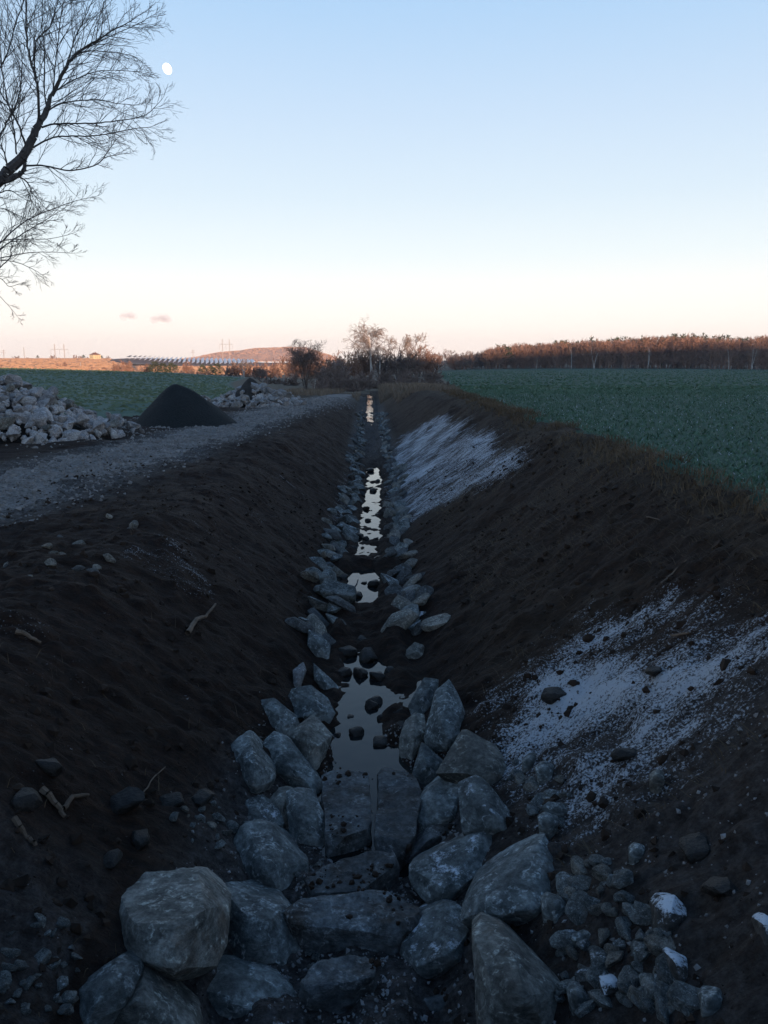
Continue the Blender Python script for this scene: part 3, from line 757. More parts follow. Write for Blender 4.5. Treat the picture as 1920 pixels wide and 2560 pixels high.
for i, (a, b, w) in enumerate(MUDPX):
    h_ = hit(a, b); Z = h_[1] * CP
    s = w / FPX * Z * 1.15
    put(MUD[i % 5], 'mud_lump', (h_[0], h_[1], float(ZB(h_[1])) + .16 * s), (s, s * rr.uniform(.8, 1.1), s * rr.uniform(.8, 1.1)), (rr.uniform(-.3, .3), rr.uniform(-.3, .3), rr.uniform(0, 6.3)),
        ('big' if w > 38 else 'small' if w < 21 else 'middling') + ' wet mud lump ' + ('in the dark near pool' if b > 1720 else 'on the mud bar above the dark pool' if b > 1515 else 'in the bright pool above the mud bar' if b > 1425 else 'among the bright middle pools' if b > 1270 else 'in the far thin trickle'), 'mud', 'mud lumps in the ditch bed')

for a, b, w, lab in [(320, 2045, 100, 'rounded brown soil clod on the dark left bank'), (430, 2030, 60, 'small brown soil clod right of the rounded one'), (505, 2030, 66, 'dark soil clod left of the frosted facet boulder'), (355, 2140, 56, 'frost touched clod above the block shaped boulder'),
                     (130, 1990, 70, 'brown clod near the pale bent root'), (280, 2180, 60, 'dark clod left above the block shaped boulder'), (60, 2060, 80, 'long dark clod at the left edge'), (1740, 2120, 90, 'black soil clod right of the frost patch foot'), (1800, 2250, 100, 'black soil clod on the right bank below frost'), (1640, 1700, 46, 'dark clod in the middle of the frost patch'), (1385, 1745, 56, 'brown stone like clod at left of frost patch'), (1560, 1880, 60, 'dark clod near lower end of frost patch')]:
    h_ = hit(a, b); s = w / FPX * h_[1] * CP * 1.2
    put(rr.choice(MUD), 'soil_clod', (h_[0], h_[1], float(hz(h_[0], h_[1])) + .1 * s), (s, s * .85, s * .75), (rr.uniform(-.3, .3), rr.uniform(-.3, .3), rr.uniform(0, 6.3)), lab, 'clod', None)
# rubble lower right and lower left
def rubble(pxpoly, n, lo, hi, lab, grp, mats):
    poly = np.array(pxpoly, float); k = 0
    while k < n:
        a = rr.uniform(poly[:, 0].min(), poly[:, 0].max()); b = rr.uniform(poly[:, 1].min(), poly[:, 1].max())
        if not inpoly(np.array([a]), np.array([b]), poly)[0]: continue
        h_ = hit(a, b); s = lo + (hi - lo) * rr.random() ** 2
        z = float(hz(h_[0], h_[1])); mm = rr.choice(mats); f_ = (s - lo) / (hi - lo)
        wd = ('frosted ' if mm == 'rock_frost' else 'brownish ' if mm == 'rock_brown' else 'grey ') + ('fist sized ' if f_ > .45 else 'tiny ' if f_ < .08 else 'small ')
        put(rr.choice(PRO[mm]), 'rubble_stone', (h_[0], h_[1], z + .05 * s), (s, s * rr.uniform(.7, 1), s * rr.uniform(.8, 1.2)), (rr.uniform(-.6, .6), rr.uniform(-.6, .6), rr.uniform(0, 6.3)), wd + lab, 'stone', grp)
        k += 1
rubble([(1400, 2200), (1530, 2120), (1560, 2260), (1640, 2350), (1740, 2560), (1400, 2560)], 85, .09, .26, 'broken stone in the rubble beside the rust stained boulder', 'rubble at lower right', ['rock', 'rock', 'rock_frost', 'rock_brown'])
rubble([(1250, 1900), (1330, 1880), (1430, 1960), (1420, 2060), (1300, 2040)], 26, .07, .19, 'stone between the wedge boulder and the frost patch', 'stones by the frost patch', ['rock', 'rock_frost', 'rock_brown'])
rubble([(0, 2340), (160, 2330), (210, 2430), (190, 2560), (0, 2560)], 40, .05, .15, 'stone scattered on soil at the bottom left', 'stones at bottom left', ['rock', 'rock', 'rock_frost'])
rubble([(740, 2190), (1000, 2150), (1010, 2330), (760, 2560), (740, 2400)], 60, .04, .12, 'wet stone in the gravel of the ditch bed', 'stones in the ditch bed', ['rock', 'rock_brown'])
rubble([(420, 2070), (560, 2000), (640, 2080), (520, 2180)], 22, .05, .16, 'stone on soil behind the block shaped boulder', 'stones behind the block boulder', ['rock_frost', 'rock', 'rock_brown'])
rubble([(0, 1330), (330, 1290), (430, 1400), (200, 1450), (0, 1500)], 16, .1, .26, 'stone scattered on dark soil left of the ditch', 'stones on the left soil strip', ['rock_mud', 'rock_brown'])

# ------------------------------------------------------------------ heaps left of the track
def mound(name, c, rx, ry, h, rot, mt, label, cat, pw=1.0, rough=.12, n=70, peak=0.0, sx=0.0):
    V, F = [], []
    nr = 22
    for i in range(nr + 1):
        r = i / nr * 1.12
        for j in range(n):
            a = 2 * math.pi * j / n
            x, y = rx * r * math.cos(a), ry * r * math.sin(a)
            x *= 1 + sx * math.cos(a) + sx * .3 * math.sin(2.3 * a + 1)
            X = c[0] + x * math.cos(rot) - y * math.sin(rot); Y_ = c[1] + x * math.sin(rot) + y * math.cos(rot)
            k = max(0, 1 - r ** pw) if pw != 1 else max(0, 1 - math.sqrt(r * r + peak) + .02)
            z = float(height(X, Y_)) - .06 + h * k + rough * float(fbm(np.array(X * 1.7), np.array(Y_ * 1.7), 4, 91)) * (.3 + k)
            V.append((X - c[0], Y_ - c[1], z))
    for i in range(nr):
        for j in range(n):
            a = i * n + j; b = i * n + (j + 1) % n
            F.append((a, b, b + n, a + n))
    o = obj(name, mesh_np(name, V, np.array(F), True), M[mt], None, (c[0], c[1], 0))
    return tag(o, label, cat)

def heap(cx_, cy_, rx, ry, h, n, lo, hi, mats, name, label, grp, skew=0.0, top=None):
    for k in range(n):
        while True:
            x, y = rr.uniform(-1, 1), rr.uniform(-1, .4)
            r = math.hypot(x, y)
            if r < 1.03: break
        kk = max(0, 1 - r ** 1.35)
        kk *= (1 - skew * (x + 1) / 2)
        X, Y_ = cx_ + rx * x, cy_ + ry * y
        s = lo + (hi - lo) * rr.random() ** 1.4
        z = float(height(X, Y_)) + h * kk + rr.uniform(-.05, .1) * s
        wh = 'on the crest of' if kk > .62 else ('at the front foot of' if y < -.25 and kk < .3 else ('on the left flank of' if x < -.3 else ('on the right flank of' if x > .3 else 'on the middle slope of')))
        put(rr.choice(PRO[rr.choice(mats)]), name, (X, Y_, z + .12 * s), (s, s * rr.uniform(.7, 1.1), s * rr.uniform(.6, 1.1)),
            (rr.uniform(-.7, .7), rr.uniform(-.7, .7), rr.uniform(0, 6.3)), label % wh, 'stone', grp)

mound('soil_mound', (-13.3, 27.5), 3.5, 2.8, 1.5, 0, 'pile_soil', 'earth core under the large pale stone heap at left', 'mound', 1.35, .12)
heap(-13.3, 27.0, 4.1, 3.5, 1.95, 205, .34, .78, ['rock_pale', 'rock_pale', 'rock_pale', 'rock_brown'], 'quarry_stone', 'pale angular quarry stone %s the large heap at left', 'large stone heap by the track')
heap(-10.3, 28.4, 1.6, 1.4, .75, 26, .3, .6, ['rock_pale', 'rock_pile2'], 'quarry_stone', 'smaller pale stone %s the low tail beside the large heap', 'tail of the large stone heap')
mound('grit_heap', (-8.62, 33.2), 2.15, 2.1, 2.28, .2, 'dark_gravel', 'smooth dark grey cone of grit beside the track', 'heap', 1, .10, peak=.07, sx=.16)
mound('soil_mound', (-8.3, 49.6), 1.7, 1.6, 1.95, 0, 'pile_soil', 'dark earth cone rising from the far stone heap', 'mound', 1, .15, peak=.01)
heap(-8.0, 49.5, 3.1, 2.4, 1.05, 62, .45, .8, ['rock_pile2', 'rock_pile2', 'rock_pale'], 'quarry_stone', 'pale stone %s the far heap with dark earth cone', 'far stone heap by the track')
heap(-10.8, 47.0, 1.5, 1.2, .6, 10, .35, .6, ['rock_pile2', 'rock_pale'], 'quarry_stone', 'pale stone %s the low heap behind the grit cone', 'low stone heap behind the grit')

# ------------------------------------------------------------------ loose small cover (nobody could count it)
ICO_V = []; ICO_F = []
_b = bmesh.new(); bmesh.ops.create_icosphere(_b, subdivisions=1, radius=.5)
ICO_V = np.array([v.co[:] for v in _b.verts]); ICO_F = np.array([[v.index for v in f.verts] for f in _b.faces]); _b.free()
OCT_V = np.array([(.5, 0, 0), (-.5, 0, 0), (0, .5, 0), (0, -.5, 0), (0, 0, .4), (0, 0, -.4)])
OCT_F = np.array([(0, 2, 4), (2, 1, 4), (1, 3, 4), (3, 0, 4), (2, 0, 5), (1, 2, 5), (3, 1, 5), (0, 3, 5)])

def rots(n):
    q = rng.normal(size=(n, 4)); q /= np.linalg.norm(q, axis=1)[:, None]
    w, x, y, z = q.T
    return np.stack([np.stack([1 - 2 * (y * y + z * z), 2 * (x * y - z * w), 2 * (x * z + y * w)], 1),
                     np.stack([2 * (x * y + z * w), 1 - 2 * (x * x + z * z), 2 * (y * z - x * w)], 1),
                     np.stack([2 * (x * z - y * w), 2 * (y * z + x * w), 1 - 2 * (x * x + y * y)], 1)], 1)

def lumps(name, pos, size, m, proto='ico', jitter=.3):
    PV, PF = (ICO_V, ICO_F) if proto == 'ico' else (OCT_V, OCT_F)
    n = len(pos); k = len(PV)
    v = PV[None] * (1 + rng.uniform(-jitter, jitter, (n, k, 3)))
    v = v * rng.uniform(.6, 1.2, (n, 1, 3)) * size[:, None, None]
    v = np.einsum('nij,nkj->nki', rots(n), v) + pos[:, None]
    F = PF[None] + (np.arange(n) * k)[:, None, None]
    return tag(obj(name, mesh_np(name, v.reshape(-1, 3), F.reshape(-1, 3), False), M[m]), kind='stuff')

def on_ground(x, y, lift=0.0):
    return np.stack([x, y, hz(x, y) + lift], 1)

# soil clods
n = 6000
Y_ = 3.2 + rng.random(n) ** 1.9 * 22; uu = rng.uniform(-7.5, 4.6, n); x_ = uu + CX(Y_)
keep = (np.abs(uu) > .7); x_, Y_ = x_[keep], Y_[keep]
sz_ = .02 + .085 * rng.random(len(x_)) ** 4 + .0006 * Y_
tag(lumps('soil_clods', on_ground(x_, Y_, -.006), sz_, 'clod', 'oct'), 'loose dark soil clods over both ditch banks', 'soil')
n = 3000
Y_ = 3.2 + rng.random(n) ** 1.5 * 16; uu = np.where(rng.random(n) < .55, -rng.uniform(.9, 6.5, n), rng.uniform(1.2, 4.2, n)); x_ = uu + CX(Y_)
k = fbm(x_ * .9, Y_ * .9, 2, 111) > -.15; x_, Y_ = x_[k], Y_[k]
tag(lumps('rough_clods', on_ground(x_, Y_, -.012), .04 + .11 * rng.random(len(x_)) ** 3, 'clod', 'ico', .38), 'rough broken soil lumps on the near banks', 'soil')
# crushed stone on the track and its fringe
n = 15000
Y_ = 4 + rng.random(n) ** 1.5 * 62; x_ = XT(Y_) + rng.normal(0, .85, n) + .35 * rng.random(n)
k_ = (np.abs(x_ - XT(Y_)) < 2.4)
x_, Y_ = x_[k_], Y_[k_]
tag(lumps('crushed_stone', on_ground(x_, Y_), .035 + .075 * rng.random(len(x_)) ** 2 + .0012 * Y_, 'gravel', 'oct'), 'grey crushed stone covering the track', 'gravel')
# grit in the ditch bed and around the boulders
n = 6000
Y_ = rng.uniform(3.6, 8.5, n); uu = np.where(rng.random(n) < .6, rng.normal(.1, .45, n), rng.uniform(-1.2, 3.2, n)); x_ = uu + CX(Y_)
tag(lumps('bed_grit', on_ground(x_, Y_), .012 + .04 * rng.random(n) ** 2.5, 'gravel', 'oct'), 'stone grit between the nearest boulders', 'gravel')
# smaller broken stone filling the heaps
n = 900
q_ = rng.integers(0, 2, n); r_ = np.sqrt(rng.random(n)) * 1.05; a_ = np.pi + rng.random(n) * np.pi * 1.15 - .25
x_ = np.array([-13.3, -8.0])[q_] + np.array([4.1, 3.0])[q_] * r_ * np.cos(a_); Y_ = np.array([27.0, 49.9])[q_] + np.array([3.5, 2.4])[q_] * r_ * np.sin(a_)
zz_ = height(x_, Y_) + np.array([1.9, .95])[q_] * np.maximum(0, 1 - r_ ** 1.35) + .02
tag(lumps('broken_stone', np.stack([x_, Y_, zz_], 1), .16 + .26 * rng.random(n) ** 1.5, 'rock_pale', 'ico', .35), 'small broken stone filling gaps in the heaps', 'stone')
dg = bpy.context.evaluated_depsgraph_get()
PT = []
for o_ in [o for o in scene.objects if o.name.startswith('boulder') and o.data.materials[0].name == 'muddy_stone']:
    vv = np.array([(o_.matrix_world @ v.co)[:] for v in o_.data.vertices if v.normal.z > .6]) if len(o_.data.vertices) else []
    loc = np.array(o_.location)
    if len(vv):
        vv = np.array([np.array(v.co[:]) + loc for v in o_.data.vertices if v.normal.z > .6])
        PT.append(vv[rng.integers(0, len(vv), 90)] + rng.normal(0, .02, (90, 3)) * np.array([1, 1, .1]))
PT = np.concatenate(PT)
m_ = fbm(PT[:, 0] * 2.2, PT[:, 1] * 2.2, 2, 121) > .0
tag(lumps('slab_mud', PT[m_], .015 + .06 * rng.random(m_.sum()) ** 2.5, 'clod', 'ico', .35), 'mud crumbs lying on the bed slabs', 'mud')
# heap crumbs
n = 1500
a_ = rng.random(n) * 6.28; r_ = 1.0 + rng.random(n) * .6
pw = rng.integers(0, 3, n); ccx = np.array([-13.3, -8.45, -8.0])[pw]; ccy = np.array([27, 33.2, 49.6])[pw]; crx = np.array([4, 2.5, 3])[pw]
x_ = ccx + crx * r_ * np.cos(a_); Y_ = ccy + crx * .8 * r_ * np.sin(a_)
tag(lumps('heap_crumbs', on_ground(x_, Y_), .05 + .13 * rng.random(n) ** 2.5, 'gravel', 'ico'), 'broken crumbs of stone around the heaps', 'gravel')

def blades(name, x, y, h, w, m, lean=.5, lift=-.01, face=None, z=None):
    """thin curved blades, two triangles-wide each"""
    n = len(x); z = (hz(x, y) if z is None else z) + lift
    a = rng.random(n) * 6.283; la = rng.random(n) * 6.283 if face is None else face + rng.normal(0, .5, n)
    px_, py_ = np.cos(a) * w / 2, np.sin(a) * w / 2
    le = lean * h * rng.random(n)
    B = np.stack([x, y, z], 1); s = np.stack([px_, py_, 0 * px_], 1)
    mid = B + np.stack([np.cos(la) * le * .35, np.sin(la) * le * .35, h * .6], 1)
    tip = B + np.stack([np.cos(la) * le, np.sin(la) * le, h * (1 - .25 * rng.random(n))], 1)
    V = np.stack([B - s, B + s, mid + s * .7, mid - s * .7, tip], 1).reshape(-1, 3)
    k = np.arange(n) * 5
    F4 = np.stack([k, k + 1, k + 2, k + 3], 1); F3 = np.stack([k + 3, k + 2, k + 4], 1)
    return tag(obj(name, mesh_np(name, V, [F4, F3]), M[m]), kind='stuff')

def in_right_field(x, y):
    return x > np.interp(y, [0, 20, 45, 60, 80, 100, 200, 380], [4.3, 4.6, 4.6, 5.4, 7.2, 8.6, 14.5, 26]) + .1 + .35 * fbm(x * .9, y * .9, 2, 61)

# crop on the right field: leafy rosettes, smaller and denser near by
def crop(name, n, y0, y1, pw, m, hs, label):
    Y_ = y0 + rng.random(n) ** pw * (y1 - y0)
    x_ = 4.4 + rng.random(n) ** 1.15 * (3 + Y_ * .55)
    k = in_right_field(x_, Y_); x_, Y_ = x_[k], Y_[k]
    s = hs * rng.uniform(.6, 1.3, len(x_)) * (1 + Y_ / 60)
    tag(blades(name, x_, Y_, s, s * .42, m, 1.9), label, 'crop')
crop('crop_leaves', 51000, 6, 70, 1.7, 'leaf', .06, 'dark green winter crop leaves on the right field')
crop('frosted_crop_leaves', 2600, 6, 45, 1.3, 'leaf_frost', .042, 'frost whitened crop leaves on the right field')
n = 9000                                                   # crop further out and on the left crest
Y_ = 70 + rng.random(n) * 250; x_ = 6 + rng.random(n) * Y_ * .6
k = in_right_field(x_, Y_); x_, Y_ = x_[k], Y_[k]
tag(blades('far_crop_leaves', x_, Y_, .22 + .0 * x_, .5 + .0 * x_, 'leaf', .8), 'far winter crop of the right field', 'crop')
n = 9000
Y_ = 40 + rng.random(n) * 180; x_ = -12 - rng.random(n) * (4 + Y_ * .55)
k = x_ < np.interp(Y_, [30, 36, 48, 80, 120, 170, 230], [-19, -12.8, -11.6, -15, -22.5, -33.5, -40.5])
tag(blades('left_crop_leaves', x_[k], Y_[k], .10 + .0006 * Y_[k], .35 + .002 * Y_[k], 'crop_tuft', .6), 'young green cereal shoots on the left field', 'crop')
n = 16000
Y_ = 485 + rng.random(n) * 640; x_ = -62 - rng.random(n) * (Y_ * .52)
tag(blades('field_tufts', x_, Y_, .35 + .25 * rng.random(n), 2.5 + 2 * rng.random(n), 'stub_tuft', .3), 'pale stubble tufts of the sunlit far field', 'stubble')

n = 7000                                                   # heath on the flat topped hill
ho = bpy.data.objects['hill']; hv = np.array([v.co[:] for v in ho.data.vertices])[:120 * 26]
pick = rng.integers(0, len(hv), n); hv = hv[pick] + rng.normal(0, 1, (n, 3)) * np.array([1.5, 3, 0])
tag(blades('hill_heath', hv[:, 0], hv[:, 1], .5 + .6 * rng.random(n), 3 + 3 * rng.random(n), 'heath', .3, -.3, None, hv[:, 2]), 'rusty heath on the flat topped hill', 'heath')
# dry grass: fringe of the right bank, ditch end, left verge
n = 11000
Y_ = 5 + rng.random(n) ** 1.4 * 66
e_ = np.interp(Y_, [0, 20, 45, 60, 80], [4.4, 4.6, 4.4, 5.2, 7.2]); x_ = e_ + rng.normal(-.15, .30, n)
k = fbm(x_ * .6, Y_ * .35, 2, 101) > -.25
tag(blades('bank_grass', x_[k], Y_[k], (.06 + .12 * rng.random(k.sum())) * (1 + Y_[k] / 90), .008 + .0006 * Y_[k], 'dry_dark', 1.6), 'dead grass fringe between right bank and crop', 'grass')
n = 15000
Y_ = 60 + rng.random(n) * 42; uu = np.where(rng.random(n) < .62, rng.uniform(.9, 7, n), -rng.uniform(1.0, 9.5, n)); x_ = uu + CX(Y_)
k = (np.abs(x_ - XT(Y_)) > 1.3) & ~((uu > 0) & in_right_field(x_, Y_)) & ((uu > 0) | (Y_ > 70)) & ((Y_ > 72) | (uu > 2.0))
tag(blades('dry_grass', x_[k], Y_[k], .3 + .45 * rng.random(k.sum()), np.full(k.sum(), .05), 'dry', .7), 'tall pale dry grass around the far end of the ditch', 'grass')
n = 3500
Y_ = 3.5 + rng.random(n) ** 1.5 * 22; uu = np.where(rng.random(n) < .6, rng.uniform(1.3, 5, n), -rng.uniform(1.2, 7, n)); x_ = uu + CX(Y_)
k = fbm(x_ * .8, Y_ * .8, 2, 105) > .1
tag(blades('root_fibres', x_[k], Y_[k], .04 + .09 * rng.random(k.sum()), np.full(k.sum(), .006), 'dry_dark', 2.6), 'dead root fibres and straw in the bank soil', 'straw')

n = 9000
Y_ = 5 + rng.random(n) ** 1.2 * 17; uu = rng.uniform(1.6, 5.0, n); x_ = uu + CX(Y_)
k = (fbm(x_ * .7, Y_ * .5, 3, 107) > -.12) & ~inpoly(x_, Y_, FP2)
tag(blades('bank_thatch', x_[k], Y_[k], .03 + .06 * rng.random(k.sum()), np.full(k.sum(), .007), 'dry_dark', 4.5, -.005, 2.6), 'matted dead grass and straw on the right bank', 'straw')

# ------------------------------------------------------------------ trees
def seg_mesh(name, segs, thin=.0, sides=3):
    """segs (n,8): p0, p1, r0, r1. Thin ones become flat tapered slivers"""
    S = np.array(segs, float)
    d = S[:, 3:6] - S[:, :3]; L = np.linalg.norm(d, axis=1)[:, None] + 1e-9; d = d / L
    ref = np.where(np.abs(d[:, 2:3]) > .9, np.array([[1., 0, 0]]), np.array([[0, 0, 1.]]))
    a = np.cross(d, ref); a /= np.linalg.norm(a, axis=1)[:, None]; b = np.cross(d, a)
    Vs, Fs3, Fs4, off = [], [], [], 0
    for lo, hi, ns in ((-1, thin, 2), (thin, max(thin, .05), sides), (max(thin, .05), 1e9, 7)):
        k = (S[:, 6] > lo) & (S[:, 6] <= hi)
        n = int(k.sum())
        if not n: continue
        A, B = a[k], b[k]
        if ns == 2:
            th = rng.random(n)[:, None] * 3.14
            w = A * np.cos(th) + B * np.sin(th)
            V = np.stack([S[k, :3] - w * S[k, 6:7], S[k, :3] + w * S[k, 6:7], S[k, 3:6] + w * S[k, 7:8], S[k, 3:6] - w * S[k, 7:8]], 1)
            i = off + np.arange(n)[:, None] * 4
            Fs4.append(i + np.array([[0, 1, 2, 3]]))
        else:
            ang = np.arange(ns) * 2 * math.pi / ns
            ring = A[:, None] * np.cos(ang)[None, :, None] + B[:, None] * np.sin(ang)[None, :, None]
            V = np.concatenate([S[k, None, :3] + ring * S[k, 6][:, None, None], S[k, None, 3:6] + ring * S[k, 7][:, None, None]], 1)
            i = off + np.arange(n)[:, None] * (2 * ns)
            for j in range(ns):
                j2 = (j + 1) % ns
                Fs4.append(i + np.array([[j, j2, j2 + ns, j + ns]]))
        Vs.append(V.reshape(-1, 3)); off += V.shape[0] * V.shape[1]
    return mesh_np(name, np.concatenate(Vs), np.concatenate(Fs4), False)

def grow(segs, p, d, L, r, lv, P, rd):
    ns = P['n'][lv]; p = Vector(p); d = Vector(d).normalized(); r0 = r; nodes = []
    for i in range(ns):
        d = (d + Vector((rd.gauss(0, 1), rd.gauss(0, 1), rd.gauss(0, 1))) * P['wig'][lv] + Vector((0, 0, 1)) * P['trop'][lv]).normalized()
        q = p + d * (L / ns)
        r1 = max(P['rmin'], r0 * (1 - P['taper'] / ns))
        segs.append((*p, *q, r0, r1)); p, r0 = q, r1
        nodes.append((p.copy(), d.copy(), r0, (i + 1) / ns))
    if lv + 1 < len(P['n']):
        m = P['ch'][lv]
        m = m if isinstance(m, int) else rd.randint(*m)
        for c in range(m):
            t = P['t0'][lv] + (1 - P['t0'][lv]) * (c + rd.random()) / m
            k = min(ns - 1, int(t * ns))
            q, dd, rr_, tt = nodes[k]
            q0 = nodes[k - 1][0] if k else q
            q = q0.lerp(q, rd.random())
            ax = dd.cross(Vector((rd.gauss(0, 1), rd.gauss(0, 1), rd.gauss(0, 1)))).normalized()
            nd = Matrix.Rotation(P['ang'][lv] * rd.uniform(.6, 1.3), 3, ax) @ dd
            grow(segs, q, nd, L * P['lr'][lv] * rd.uniform(.6, 1.15) * (1.1 - .45 * t), max(P['rmin'], rr_ * P['rr'][lv]), lv + 1, P, rd)
    return nodes

